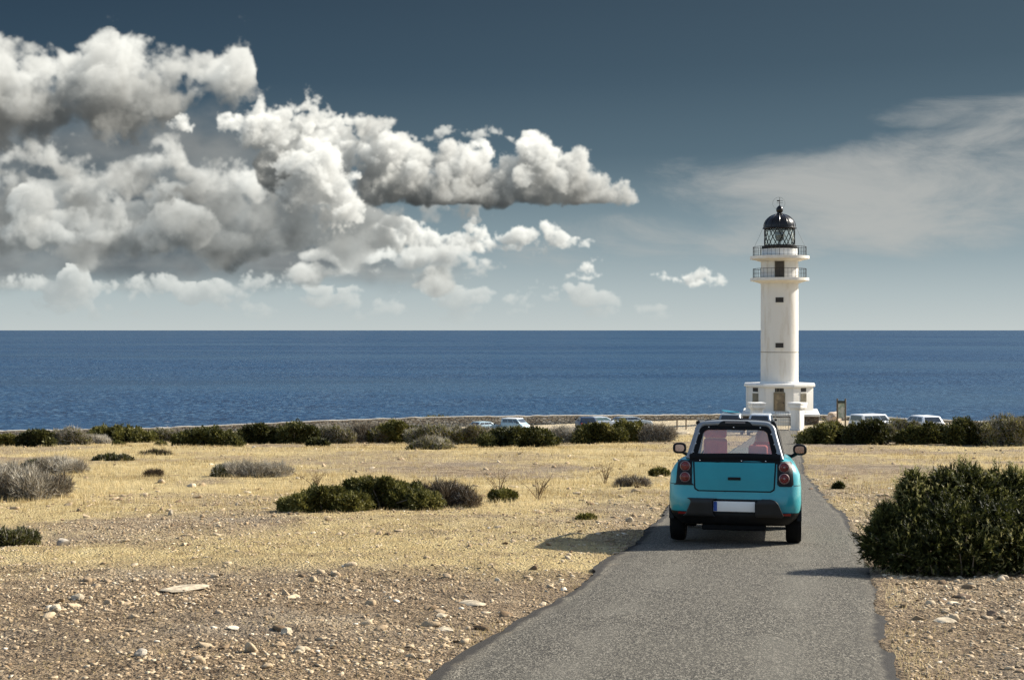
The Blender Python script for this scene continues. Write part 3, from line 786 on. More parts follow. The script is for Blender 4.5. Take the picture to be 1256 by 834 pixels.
b = MB(); b.lathe([(1.79, zr(305.6)), (1.80, zr(305.4)), (1.80, zr(301.9)), (1.45, zr(301.7))], 64)
b.build('lantern_curb', IRON, lh, smooth=True)
zg0, zg1 = zr(302.0), zr(280.6); RG = 1.52
lan = bpy.data.objects.new('lantern', None); COL.objects.link(lan); lan.parent = lh
b = MB(); NL = 10
for k in range(NL):                                     # slanting astragals that cross
    for s in (-1, 1):
        pts = []
        for j in range(7):
            t = 2 * math.pi * (k + s * j / 6 * 1.0) / NL + .16; pts.append((RG * math.cos(t), RG * math.sin(t), zg0 + (zg1 - zg0) * j / 6))
        b.tube(pts, .048, 5)
for zz in (zg0 + .03, zg1 - .03): b.tube([(RG * math.cos(2 * math.pi * k / 60), RG * math.sin(2 * math.pi * k / 60), zz) for k in range(61)], .06, 6, caps=False)
b.build('frame', IRON, lan)
b = MB(); b.lathe([(RG - .03, zg0), (RG - .03, zg1)], 60); b.build('glass', LAMPG, lan, smooth=True)
LENS = plain('dark_lens', (.03, .033, .035), .15, 0, .8, .2)
b = MB(); b.lathe([(.02, zg0 + .02), (.16, zg0 + .03), (.14, zg0 + .45), (.34, zg0 + .62), (.46, zg0 + .85), (.50, zg0 + 1.1), (.46, zg0 + 1.38), (.5, zg0 + 1.42), (.5, zg0 + 1.50), (.1, zg0 + 1.55), (.02, zg1 - .02)], 24); b.build('lens', LENS, lan, smooth=True)
zd = zr(280.6)
prof = [(1.30, zd - .03), (1.68, zd - .03), (1.72, zd + .02), (1.70, zd + .10), (1.60, zd + .14)]
for k in range(0, 13):
    t = k / 12 * math.pi / 2; prof.append((max(.28, 1.60 * math.cos(t)), zd + .16 + (zr(262.0) - zd - .2) * math.sin(t)))
b = MB(); b.lathe(prof, 56); dome = b.build('dome', DOME, lh, smooth=True, angle=50)
b = MB()
for k in range(12):
    t = 2 * math.pi * k / 12; b.tube([(1.62 * math.cos(q) * math.cos(t), 1.62 * math.cos(q) * math.sin(t), zd + .17 + (zr(262.0) - zd - .2) * math.sin(q)) for q in [j / 8 * 1.4 for j in range(9)]], .022, 4)
b.build('rib', DOME, dome)
z0 = zr(262.0)
b = MB(); b.lathe([(.30, z0 - .08), (.26, z0 + .08), (.33, z0 + .2), (.36, z0 + .38), (.31, z0 + .56), (.19, z0 + .70), (.10, z0 + .78), (.02, z0 + .80)], 28); b.build('vent_ball', DOME, dome, smooth=True)
b = MB(); b.tube([(0, 0, z0 + .75), (0, 0, zr(242.0))], [.045, .015], 6)
for a in (0, math.pi / 2): b.tube([(-.3 * math.cos(a), -.3 * math.sin(a), z0 + 1.05), (.3 * math.cos(a), .3 * math.sin(a), z0 + 1.05)], .018, 5)
b.box(-.28, -.02, -.01, .01, z0 + 1.22, z0 + 1.34); b.tube([(-.05, 0, z0 + 1.28), (.33, 0, z0 + 1.28)], .018, 5)
b.tube([(.62 * math.cos(t) - .08, 0, z0 + 1.02 + .62 * math.sin(t)) for t in [j / 20 * 2 * math.pi for j in range(21)]], .010, 4, caps=False)
b.build('weather_vane', IRON, lh)
for s in (-1, 1):                                       # thin cables down to the gallery
    b = MB(); b.tube([(s * 1.66, -.2, zd + .05), (s * 2.6, -.3, zr(305))], .010, 4); b.build('cable', IRON, lh)

# ------------------------------------------------------------------ gate in front of it
GD = 118.0; GS = GD / 1744.0
def pillar(px, rot, label):
    x = (px - 628) * GS; z = float(ground_z(x, GD))
    t = thing('gate_pillar', label, 'gate pillar', (x, GD, z), (0, 0, R(rot)), 'white gate pillars at the end of the lane')
    top = EYE - (500.5 - 405) * GS - z
    b = MB(); b.box(-.42, .42, -.42, .42, -.3, top); b.build('shaft', WHITE2, t, bevel=.03)
    b = MB(); b.box(-.58, .58, -.58, .58, top + .002, top + .30); b.box(-.50, .50, -.50, .50, top - .10, top - .001); b.box(-.62, .62, -.62, .62, top + .302, top + .47)
    b.build('cap', WHITE2, t, bevel=.03)
    b = MB(); b.box(-.47, .47, -.47, .47, -.3, .16); b.build('plinth', WHITE, t, bevel=.02)
    return t
pillar(928.0, 8, 'white gate pillar left of the lighthouse door, its foot hidden by parked cars')
pr_ = pillar(978.0, -38, 'white gate pillar right of the lighthouse door, standing clear down to the ground')
gx0 = (952 - 628) * GS; gx1 = (968.5 - 628) * GS
gt = thing('metal_gate', 'thin open metal gate hung on the right white pillar', 'gate', (gx1, GD + .3, float(ground_z(gx1, GD + .3)) + .1), (0, 0, R(-14)))
b = MB(); w = gx1 - gx0
for zz in (.05, 1.55): b.tube([(-w, 0, zz), (0, 0, zz)], .028, 6)
for xx in (0, -w): b.tube([(xx, 0, .05), (xx, 0, 1.55)], .03, 6)
b.build('gate_frame', STEELG, gt)
b = MB()
for k in range(1, 8): b.tube([(-w * k / 8, 0, .05), (-w * k / 8, 0, 1.55)], .012, 5)
b.build('bars', STEELG, gt)

# ------------------------------------------------------------------ dry stone wall along the cliff
WPX = [(-160, 531), (0, 528), (90, 526.5), (200, 524), (300, 519.5), (400, 515.5), (500, 512), (570, 510.4), (700, 509.2), (850, 508.2), (935, 507.8), (1010, 509), (1080, 511.5), (1150, 514.5), (1256, 518), (1420, 523)]
def stone_wall(name, label, x0, x1, Y=173.0, seed=0):
    rows = np.array(WPX, float); n = int((x1 - x0) / .5) + 2
    V = []; Fc = []; capv = []; capf = []
    for i in range(n):
        x = x0 + (x1 - x0) * i / (n - 1); yy = Y + 1.3 * float(vnoise(x, 0, 17, 3)) + .05 * float(vnoise(x, 3, .8, 4)); px = 628 + x / Y * 1744
        top = EYE - (np.interp(px, rows[:, 0], rows[:, 1]) - 405) / 1744 * yy + .05 * float(vnoise(x, 1, 1.0, 6 + seed)) + .03 * float(vnoise(x, 1, .5, 9))
        g0 = min(float(ground_z(x, yy)), top - .8) - .35
        j = .04 * float(vnoise(x, 9, .6, 2))
        for (dy_, z) in ((-.32, g0), (-.30 + j, top - .40), (-.24, top - .12), (.24, top - .12), (.3, g0)): V.append((x, yy + dy_, z))
        for (dy_, z) in ((-.30, top - .12), (-.28 + j, top), (.26, top), (.28, top - .12)): capv.append((x, yy + dy_, z))
    for i in range(n - 1):
        for k in range(4): a = i * 5 + k; Fc.append((a, a + 1, a + 6, a + 5))
        for k in range(4): a = i * 4 + k; e = i * 4 + (k + 1) % 4; capf.append((a, e, e + 4, a + 4))
    t = thing('stone_wall', label, 'stone wall', (0, 0, 0))
    npmesh('masonry', V, Fc, DRYSTONE, t); npmesh('coping', capv, capf, CAPST, t)
    return t
stone_wall('stone_wall', 'long dry stone wall with pale coping running left from the lighthouse along the cliff edge', -78.0, 28.0)
stone_wall('stone_wall', 'dry stone wall with pale coping right of the lighthouse behind the white vehicles', 36.5, 76.0, seed=5)

# low heap of stones by the sign
def rock_mesh(mb, c, r, seed, sub=3, flat=.7, jag=.22):
    bm = bmesh.new(); bmesh.ops.create_icosphere(bm, subdivisions=sub, radius=1)
    rr = np.random.default_rng(seed); ph = rr.uniform(0, 9, 3); planes = [(Vector(rr.normal(size=3)).normalized(), rr.uniform(.55, .9)) for _ in range(9)]
    for v in bm.verts:
        p = v.co.copy()
        for nrm, dd in planes:                          # flat broken faces
            q = p.dot(nrm)
            if q > dd: p -= nrm * (q - dd) * .9
        k = 1 + jag * .5 * float(vnoise(p.x * 2 + ph[0], p.y * 2 + p.z * 1.7, .7, seed))
        v.co = Vector((p.x * r[0] * k, p.y * r[1] * k, p.z * r[2] * k * flat))
    vs = [v.co + Vector(c) for v in bm.verts]; fs = [tuple(v.index for v in f.verts) for f in bm.faces]; bm.free()
    return mb.add(vs, fs)

# ------------------------------------------------------------------ sign post and wooden barrier
sx, sy = (1032 - 628) / 1744 * 112, 112.0
st_ = thing('information_sign', 'narrow upright sign board between two wooden posts near the lighthouse', 'sign', (sx, sy, float(ground_z(sx, sy))), (0, 0, R(-8)))
hS = EYE - (488.8 - 405) / 1744 * sy - float(ground_z(sx, sy))
for s in (-1, 1):
    b = MB(); b.tube([(s * .31, 0, -.3), (s * .31, 0, hS)], .065, 8); b.build('post', WOOD, st_)
pm = material('faded_sign_face'); m_, q_, o_ = pm
pb = q_.n('ShaderNodeBsdfPrincipled'); tcn = q_.n('ShaderNodeTexCoord'); ob_ = Val(q_, tcn.outputs['Object'])
zz = q_.xyz(ob_)[2]
q_.put(pb.inputs['Base Color'], q_.mix(q_.ss(q_.noise(ob_, 4.0, 3, .5), .42, .6), (.52, .47, .36), (.30, .33, .22))); pb.inputs['Roughness'].default_value = .6
m_.node_tree.links.new(pb.outputs[0], o_.inputs[0])
b = MB(); b.box(-.245, .245, -.03, .03, hS - 1.55, hS - .36); b.build('board', m_, st_)
b = MB(); b.box(-.245, .245, -.09, .09, hS - .355, hS - .16); b.build('header', plain('dark_green_header', (.02, .03, .022), .6), st_)
bx, by = at_row(835.5, 526.5)
bt = thing('wooden_barrier', 'low wooden rail on two posts standing in the field left of the parked cars', 'barrier', (bx, by, float(ground_z(bx, by))), (0, 0, R(-6)))
k_ = by / 1744
hB = EYE - (513.2 - 405) * k_ - float(ground_z(bx, by))
b = MB(); b.tube([(-1.03 * 16.5 * k_, 0, hB - .08), (16.5 * k_, 0, hB - .06)], .075, 8); b.build('rail', WOOD, bt)
for px in (830.5, 841.5):
    b = MB(); x = (px - 835.5) * k_; b.tube([(x, 0, -.2), (x, 0, hB - .1)], .06, 8); b.build('post', WOOD, bt)

# ------------------------------------------------------------------ the turquoise car
TEAL = plain('turquoise_plastic', (.024, .305, .335), .32, 0, .5, .08, 2.0, coat=.45)
TEAL_GATE = plain('turquoise_tailgate', (.022, .265, .295), .42, 0, .4, .06, 2.0)
BLACKP = plain('black_plastic', (.006, .006, .006), .45, 0, .22, .25, 6, bump=.15, bscale=250)
FABRIC = plain('black_canvas', (.006, .006, .006), .75, 0, .15, .3, 8, bump=.3, bscale=120)
RUBBER = plain('tyre_rubber', (.007, .007, .007), .8, 0, .12, .25, 8)
SILVER = plain('silver_paint', (.21, .22, .225), .34, .25, .5, .06, 2)
STEEL = plain('grey_wheel', (.28, .28, .29), .4, .6, .5, .1)
REDL = plain('red_lens', (.17, .009, .008), .22, 0, .6, .15, 12)
REDD = plain('dark_red_reflector', (.22, .012, .010), .25, 0, .6, .15)
CHROME = plain('ring_chrome', (.30, .21, .19), .35, .6, .5, .05)
SEATR = plain('red_seat_cloth', (.56, .17, .15), .8, 0, .2, .15, 5, bump=.3, bscale=90)
SEATB = plain('sand_seat_cloth', (.55, .43, .33), .8, 0, .2, .12, 5)
STUD = plain('steel_stud', (.8, .8, .78), .2, .9, .5, .05)
PODM = plain('highlit_pod_plastic', (.011, .0105, .010), .42, 0, .35, .25, 6)  # base lighter than the bumper black, in place of highlights on the pods
PLATE = plain('plate_white', (.82, .78, .71), .45, 0, .4, .03)
EUBLUE = plain('plate_blue', (.02, .07, .30), .45, 0, .4, .05)
FILM = glassy('clear_film', (.95, .88, .85), .95, (.86, .74, .69), .27, .06)
GLASS = glassy('car_glass', (.90, .93, .92), .96, hz=.02)
DASH = plain('grey_dashboard', (.30, .29, .275), .6, 0, .4, .1)
MIRR = plain('mirror_glass', (.40, .30, .29), .08, .9, .5, .02)

cy_ = 17.74; cx_ = (900.5 - 628) / 1744 * cy_
HEAD = R(-10.8)
cz_ = float(base_z(cx_, cy_)) + .035
car = thing('open_car', 'turquoise two door open car with black soft top driving away down the lane', 'car', (cx_, cy_, cz_), (math.atan(-.0565 * 1.02), 0, HEAD))
car.scale = (.97, .97, .97)
ZW = [(.27, .70), (.34, .785), (.44, .835), (.55, .850), (.75, .850), (.92, .835), (1.02, .785), (1.08, .735), (1.115, .690), (1.13, .655)]
YR = [(.27, .06), (.40, .015), (.55, .0), (.72, .025), (.85, .04), (1.0, .07), (1.08, .10), (1.13, .15)]
def Wz(z): return float(np.interp(z, [a for a, _ in ZW], [b for _, b in ZW]))
def Yz(z): return float(np.interp(z, [a for a, _ in YR], [b for _, b in YR]))
RCN = .20
def rear_y(x, z):
    """where the tail of the body lies: bowed, and rounded into the flanks"""
    w = Wz(z); a = abs(x); y = Yz(z) + .035 * min(1, a / w) ** 2
    if a > w - RCN: q = min(RCN, a - (w - RCN)); y += RCN - math.sqrt(max(0, RCN * RCN - q * q))
    return y
LEN = 3.72
def contour(z, n=22, yf=None, inset=0.0):
    """plan outline of the body at height z, from the rear middle round to the front and back"""
    w = Wz(z) - inset; pts = []
    for k in range(n + 1):                              # right half of the tail
        x = w * math.sin(math.pi / 2 * k / n); pts.append((x, rear_y(min(x, w), z) + inset))
    yf = yf or LEN - .12 * max(0, (z - .5) / .6)
    for k in range(1, 9): pts.append((w * (1 - .02 * (k / 8)), pts[n][1] + (yf - .45 - pts[n][1]) * k / 8))
    for k in range(1, 9):
        t = math.pi / 2 * k / 8; pts.append((w * .98 - (.40 * (1 - math.cos(t))), yf - .45 + .36 * math.sin(t)))
    pts.append((0, yf))
    return pts + [(-x, y) for x, y in pts[-2:0:-1]]
def body_loft(name, zs, mat, parent, cap_low=True, insets=None, **kw):
    b = MB(); vs = []; n = None
    for i, z in enumerate(zs):
        c = contour(z, inset=(insets[i] if insets else 0)); n = len(c); vs += [(x, y, z - .20 * float(smooth01(y, 2.1, 3.6)) * max(0, (z - .45) / .68)) for x, y in c]
    fs = []
    for i in range(len(zs) - 1):
        for k in range(n): fs.append((i * n + k, i * n + (k + 1) % n, (i + 1) * n + (k + 1) % n, (i + 1) * n + k))
    if cap_low: fs.append(tuple(range(n)))
    b.add(vs, fs); return b.build(name, mat, parent, smooth=True, **kw)
# outer skin, then over the rim and down inside: an open tub
zs = [.40, .46, .55, .65, .75, .85, .92, .98, 1.02, 1.05, 1.08, 1.10, 1.115, 1.126, 1.13, 1.12, 1.0, .8, .56]
ins = [.01, 0, 0, 0, 0, 0, 0, 0, 0, 0, 0, 0, 0, .004, .03, .07, .09, .10, .11]
body = body_loft('body', zs, TEAL, car, cap_low=True, insets=ins, angle=60)
b = MB(); b.prism([(x * .985, y) for x, y in contour(.6, inset=.1)], .50, .54); b.build('cabin_floor', FABRIC, car)
# bonnet over the front
b = MB(); vs = []; fs = []; nxh, nyh = 12, 10
for j in range(nyh + 1):
    y = 2.62 + (3.60 - 2.62) * j / nyh
    for i in range(nxh + 1):
        u = -1 + 2 * i / nxh; w = .70 - .10 * max(0, (j / nyh - .6)) ; vs.append((u * w, y, 1.0 - .03 * u * u - .20 * float(smooth01(y, 2.1, 3.7))))
for j in range(nyh):
    for i in range(nxh): a = j * (nxh + 1) + i; fs.append((a, a + 1, a + nxh + 2, a + nxh + 1))
b.add(vs, fs); b.build('bonnet', TEAL, car, smooth=True)
# a patch that follows the tail
def tail_patch(name, rows, off, mat, parent, nx=14, thick=.02, smooth=True, fwd=0.0):
    """rows: (z, x0, x1) from bottom to top; off: metres proud of the tail"""
    b = MB(); vs = []; m = len(rows)
    for lay in (off, off - thick):
        for z, x0, x1 in rows:
            for i in range(nx + 1):
                x = x0 + (x1 - x0) * i / nx; vs.append((x, rear_y(x, z) - lay, z))
    n1 = nx + 1; o = m * n1; fs = []
    for j in range(m - 1):
        for i in range(nx):
            a = j * n1 + i; fs.append((a, a + 1, a + n1 + 1, a + n1)); fs.append((o + a, o + a + n1, o + a + n1 + 1, o + a + 1))
    rim = [i for i in range(nx + 1)] + [j * n1 + nx for j in range(1, m)] + [(m - 1) * n1 + i for i in range(nx - 1, -1, -1)] + [j * n1 for j in range(m - 2, 0, -1)]
    for a, c in zip(rim, rim[1:] + rim[:1]): fs.append((a, o + a, o + c, c))
    b.add(vs, fs); return b.build(name, mat, parent, smooth=smooth, angle=35)
def lin(a, b_, n): return [a + (b_ - a) * k / (n - 1) for k in range(n)]
# tailgate: dark shut line, then the panel
def rounded_rows(z0, z1, x0b, x1b, x0t, x1t, r, n=10, rt=0.0):
    rows = []
    for z in lin(z0, z1, n):
        f = (z - z0) / (z1 - z0); q = z - z0; d = r - math.sqrt(max(0, r * r - (r - q) ** 2)) if q < r else 0
        q2 = z1 - z; d2 = rt - math.sqrt(max(0, rt * rt - (rt - q2) ** 2)) if rt and q2 < rt else 0
        rows.append((z, x0b + (x0t - x0b) * f + d + d2, x1b + (x1t - x1b) * f - d - d2))
    return rows
tail_patch('shut_line', rounded_rows(.688, 1.075, -.515, .515, -.535, .535, .05, 16), .004, BLACKP, car, thick=.02)
tg = tail_patch('tailgate', rounded_rows(.704, 1.062, -.496, .496, -.515, .515, .04, 16), .014, TEAL_GATE, car, thick=.03)
b = MB(); b.box(-.082, .082, rear_y(0, .86) - .030, rear_y(0, .86) - .004, .838, .876); b.build('handle', BLACKP, tg, bevel=.006)
# lamp panels and round lamps
for s in (-1, 1):
    rows = rounded_rows(.765, 1.085, s * .545, s * .755, s * .545, s * .735, .03, 14, .02)
    rows = [(z, min(a, c), max(a, c)) for z, a, c in rows]
    lp = tail_patch('lamp_panel', rows, .010, BLACKP, car, nx=8)
    for z in (1.008, .866):
        x = s * .632; y = rear_y(x, z) - .014; ang = s * .16
        M = Matrix.Translation((x, y, z)) @ Matrix.Rotation(ang, 4, 'Z') @ Matrix.Rotation(math.pi / 2, 4, 'X')
        b = MB(); b.lathe([(.052, -.01), (.066, -.005), (.068, .014), (.060, .020), (.054, .012), (.052, -.01)], 28, M=M); tl = b.build('tail_lamp', CHROME, lp, smooth=True)
        b = MB(); b.lathe([(.0535, .0), (.053, .010), (.034, .017), (.033, .012), (.024, .012), (.022, .020), (.001, .023)], 28, M=M); o = b.build('lens', REDL, lp, smooth=True)
        if s > 0:
            b = MB(); b.lathe([(.013, .0215), (.008, .024), (.001, .025)], 20, M=M); b.build('bulb', CHROME, lp, smooth=True)
# black lower bumper with two pods
body_loft('bumper', [.255, .272, .30, .36, .405, .428], BLACKP, car, cap_low=True, insets=[.05, .0, -.008, -.010, -.010, .0], angle=60)
tail_patch('plate_recess', [(z, -.62 + (z - .42) * .9, .62 - (z - .42) * .9) for z in lin(.425, .595, 6)], .012, BLACKP, car, thick=.03)
for s in (-1, 1):
    rows = rounded_rows(.37, .602, s * .265, s * .635, s * .285, s * .535, .03, 16, .07); rows = [(z, min(a, c), max(a, c)) for z, a, c in rows]
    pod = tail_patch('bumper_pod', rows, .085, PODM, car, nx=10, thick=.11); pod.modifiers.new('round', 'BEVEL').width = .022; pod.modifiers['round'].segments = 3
    rows = [(z, min(s * .757, s * .845), max(s * .757, s * .845)) for z in (.774, .781)]
    tail_patch('panel_seam', rows, .003, BLACKP, car, nx=6, thick=.01)
    rows = [(z, min(s * .54, s * .72), max(s * .54, s * .72)) for z in (.393, .420)]
    tail_patch('reflector', rows, .028, REDD, car, nx=6, thick=.02)
    b = MB(); pts = [(s * (Wz(.43) - .02), rear_y(Wz(.43) - .02, .43) - .02, .437), (s * .60, rear_y(.6, .43) - .015, .445)]
    M = None
yP = rear_y(0, .5) - .032
np_ = MB(); np_.box(-.265, .265, yP, yP + .012, .436, .566); pl = np_.build('number_plate', PLATE, car, bevel=.004)
b = MB(); b.box(-.262, -.217, yP - .002, yP + .004, .440, .562); b.build('blue_band', EUBLUE, pl)
b = MB(); b.box(-.275, .275, yP + .006, yP + .02, .420, .432); b.build('plate_holder', BLACKP, pl)
# underneath
b = MB(); b.box(-.42, .40, .10, 1.2, .185, .26); b.box(-.6, .6, .7, 3.2, .23, .30); b.build('underbody', RUBBER, car, bevel=.02)
b = MB(); b.tube([(-.70, .66, .27), (.70, .66, .27)], .035, 8); b.build('rear_axle', RUBBER, car)
# wheels
def wheel(x, y, s, rad=.315, wid=.20):
    M = Matrix.Translation((x, y, rad)) @ Matrix.Rotation(math.pi / 2, 4, 'Y')
    w = bpy.data.objects.new('wheel', None); COL.objects.link(w); w.parent = car
    h = wid / 2
    b = MB(); b.lathe([(.20, -h * .8), (.26, -h), (rad - .035, -h), (rad - .008, -h * .8), (rad, -h * .45), (rad, h * .45), (rad - .008, h * .8), (rad - .035, h), (.26, h), (.20, h * .8)], 40, M=M, closed=True); t = b.build('tyre', RUBBER, w, smooth=True, angle=50)
    b = MB()
    b.lathe([(.04, s * h * .55), (.10, s * h * .6), (.17, s * h * .5), (.205, s * h * .82), (.205, -s * h * .8), (.19, -s * h * .8), (.12, -s * h * .2), (.04, -s * h * .2)], 32, M=M)
    b.build('rim', STEEL, w, smooth=True, angle=40)
for s in (-1, 1):
    wheel(s * .755, .64, s); wheel(s * .745, 3.02, s)
    for y in (.64, 3.02):
        b = MB(); prof = []
        for k in range(19):
            t = math.pi * k / 18; prof.append((math.cos(t), math.sin(t)))
        vs = []; fs = []; n = 19; xo = s * .856
        for rr_ in (.30, .385):
            for c_, sn in prof:
                vs.append((xo, y + rr_ * c_, .315 + rr_ * sn)); vs.append((xo - s * .06, y + rr_ * c_, .315 + rr_ * sn))
        for k in range(n - 1):
            a = 2 * k; o = 2 * n
            fs += [(a, a + 2, o + a + 2, o + a), (a + 1, o + a + 1, o + a + 3, a + 3), (o + a, o + a + 2, o + a + 3, o + a + 1), (a, a + 1, a + 3, a + 2)]
        b.add(vs, fs); b.build('wheel_arch', BLACKP, car)
        b = MB(); M = Matrix.Translation((s * .8515, y, .315)) @ Matrix.Rotation(math.pi / 2, 4, 'Y'); b.lathe([(.30, 0), (.001, 0)], 36, M=M); b.build('arch_liner', RUBBER, car)
    # fuel flap line and door line on the flank
    b = MB(); b.box(s * .8505, s * .853, 1.08, 1.09, .42, 1.02); b.build('door_line', BLACKP, car)
    b = MB(); b.box(s * .8505, s * .853, 2.25, 2.26, .42, 1.02); b.build('door_line', BLACKP, car)
# rear hoop, canvas and clear window
def lean(z): return .155 + .25 * (z - 1.10) / .5
def hoop_outline(inset, zb=1.10, n=9):
    """points (x, z) from the lower left up over the top and down the right"""
    xb, xt, zt, rc = .632 - inset, .535 - inset, 1.592 - inset, .135 - inset * .5
    L = [(-xb - (xt - xb) * 0, zb)]
    for k in range(1, 6): f = k / 6; L.append((-(xb + (xt - xb) * f), zb + (zt - rc - zb) * f))
    for k in range(n + 1):
        t = math.pi / 2 * k / n; L.append((-(xt - rc + rc * math.cos(t)), zt - rc + rc * math.sin(t)))
    half = L[:]; mid_ = [(x, zt + .012 * (1 - (x / (xt - rc)) ** 2)) for x in lin(-(xt - rc), xt - rc, 9)[1:-1]]
    return half + mid_ + [(-x, z) for x, z in half[::-1]]
ho = hoop_outline(.034)
b = MB(); b.tube([(x, lean(z), z) for x, z in ho], .036, 10); b.build('roll_hoop', SILVER, car, smooth=True)
def ring(outer, inner, off, thick):
    b = MB(); n = len(outer); vs = []
    for o in (off, off + thick):
        for x, z in outer: vs.append((x, lean(z) + o, z))
        for x, z in inner: vs.append((x, lean(z) + o, z))
    fs = []
    for k in range(n - 1): fs += [(k, k + 1, n + k + 1, n + k), (2 * n + k, 3 * n + k, 3 * n + k + 1, 2 * n + k + 1), (k, 2 * n + k, 2 * n + k + 1, k + 1), (n + k, n + k + 1, 3 * n + k + 1, 3 * n + k)]
    return b.add(vs, fs)
out_ = hoop_outline(.052, 1.12)
wz0, wz1 = 1.172, 1.482
def win_outline():
    n = len(out_); res = []
    for x, z in out_:
        zz = min(max(wz0, wz0 + (z - 1.12) / (1.54 - 1.12) * (wz1 - wz0)), wz1)
        xx = x * (.875 if abs(x) > .3 else .93); xl = .478 - .075 * (zz - wz0) / (wz1 - wz0)
        res.append((max(-xl, min(xl, xx)), zz))
    return res
inn = win_outline()
rb = ring(out_, inn, -.012, .012)
rp = rb.build('canvas_frame', FABRIC, car)
b = MB(); vs = [(x, lean(z) - .004, z) for x, z in inn]; b.add(vs, [tuple(range(len(vs)))]); b.build('clear_window', FILM, car)
# brake lamp hump in the middle of the upper edge
b = MB(); b.prism([(-.24, 1.525), (-.20, 1.578), (-.16, 1.600), (.16, 1.600), (.20, 1.578), (.24, 1.525)], 0, .05, Matrix.Translation((0, lean(1.55) - .028, 0)) @ Matrix(((1, 0, 0, 0), (0, 0, 1, 0), (0, 1, 0, 0), (0, 0, 0, 1))))
bl = b.build('brake_lamp_housing', BLACKP, car, bevel=.006)
b = MB(); b.box(-.13, .13, lean(1.55) - .032, lean(1.55) - .026, 1.568, 1.590); b.build('brake_lamp', plain('smoked_lens', (.16, .13, .125), .25), bl)
# the rolled lower flap with its studs
b = MB(); vs = []; fs = []; nn = 16; prof = [(1.050, -.045), (1.058, -.060), (1.085, -.058), (1.10, -.045), (1.118, -.052), (1.150, -.046), (1.178, -.024), (1.176, .01), (1.06, .01)]
for i in range(nn + 1):
    x = -.585 + 1.17 * i / nn
    for z, o in prof: vs.append((x, .150 + .02 * (x / .58) ** 2 + o + .012 * math.sin(x * 7), z + .006 * math.sin(x * 5 + 1)))
m = len(prof)
for i in range(nn):
    for k in range(m): fs.append((i * m + k, i * m + (k + 1) % m, (i + 1) * m + (k + 1) % m, (i + 1) * m + k))
b.add(vs, fs + [tuple(range(m)), tuple(nn * m + k for k in range(m))[::-1]]); fl = b.build('canvas_flap', FABRIC, car, smooth=True, angle=50)
def stud(par, x, y, z):
    b = MB(); b.lathe([(.001, 0), (.010, .001), (.007, .007), (.001, .009)], 10, M=Matrix.Translation((x, y, z)) @ Matrix.Rotation(math.pi / 2, 4, 'X')); b.build('stud', STUD, par, smooth=True)
for x in (-.445, -.145, .09, .40): stud(fl, x, .094, 1.085)
for x in (-.345, -.02, .325): stud(rp, x, lean(1.515) - .012, 1.515)
for s in (-1, 1):
    for z, x in ((1.43, .468), (1.30, .508), (1.19, .538)): stud(rp, s * x, lean(z) - .012, z)
# soft roof, side frames, windscreen
b = MB(); vs = []; fs = []; n1, n2n = 10, 12
for j in range(n2n + 1):
    f = j / n2n; y = lean(1.59) + .02 + (2.05 - lean(1.59)) * f
    for i in range(n1 + 1):
        u = -1 + 2 * i / n1; z = 1.600 + .018 * math.sin(math.pi * f) - .035 * u ** 4 - .02 * f
        vs.append((u * (.50 - .01 * f), y, z))
top_n = len(vs); vs += [(x, y, z - .022) for x, y, z in vs]
for j in range(n2n):
    for i in range(n1):
        a = j * (n1 + 1) + i; fs += [(a, a + 1, a + n1 + 2, a + n1 + 1), (top_n + a, top_n + a + n1 + 1, top_n + a + n1 + 2, top_n + a + 1)]
b.add(vs, fs); b.build('soft_roof', SILVER, car, smooth=True)
for s in (-1, 1):
    b = MB(); b.tube([(s * .490, lean(1.56), 1.570), (s * .492, 1.2, 1.582), (s * .492, 2.05, 1.560), (s * .54, 2.30, 1.42), (s * .61, 2.72, 1.10)], .030, 8); b.build('side_rail', BLACKP, car, smooth=True)
    b = MB(); b.tube([(s * .495, 1.18, 1.575), (s * .54, 1.16, 1.40), (s * .61, 1.12, 1.11)], .032, 8); b.build('door_pillar', BLACKP, car, smooth=True)
    b = MB(); b.tube([(s * .515, lean(1.5), 1.50), (s * .518, .75, 1.50), (s * .53, 1.14, 1.46)], .012, 6); b.build('window_seam', FABRIC, car)
    side = [(s * .61, .25, 1.125), (s * .612, 1.10, 1.125), (s * .497, 1.17, 1.56), (s * .492, .42, 1.555)]
    b = MB(); b.add(side, [(0, 1, 2, 3)]); b.build('side_window', FILM, car)
    # mirror
    mo = bpy.data.objects.new('door_mirror', None); COL.objects.link(mo); mo.parent = car
    b = MB(); b.tube([(s * .66, 2.16, 1.10), (s * .74, 2.13, 1.095), (s * .80, 2.11, 1.13)], .026, 8); b.build('arm', BLACKP, mo, smooth=True)
    Mm = Matrix.Translation((s * .855, 2.10, 1.19))
    b = MB(); b.prism([(.098 * math.copysign(abs(math.cos(t)) ** .75, math.cos(t)), .080 * math.copysign(abs(math.sin(t)) ** .75, math.sin(t))) for t in [2 * math.pi * k / 28 for k in range(28)]], -.09, .0, Mm @ Matrix.Rotation(math.pi / 2, 4, 'X'))
    sh_ = b.build('shell', BLACKP, mo, bevel=.02, segs=3)
    b = MB(); b.prism([(.070 * math.copysign(abs(math.cos(t)) ** .7, math.cos(t)), .050 * math.copysign(abs(math.sin(t)) ** .7, math.sin(t))) for t in [2 * math.pi * k / 28 for k in range(28)]], .0, .003, Mm @ Matrix.Rotation(R(6 * s), 4, 'Z') @ Matrix.Rotation(math.pi / 2, 4, 'X') @ Matrix.Translation((0, 0, .003))); b.build('mirror', MIRR, mo)
b = MB(); b.tube([(-.49, 2.05, 1.565), (0, 2.06, 1.60), (.49, 2.05, 1.565)], .032, 8); b.build('screen_header', BLACKP, car, smooth=True)
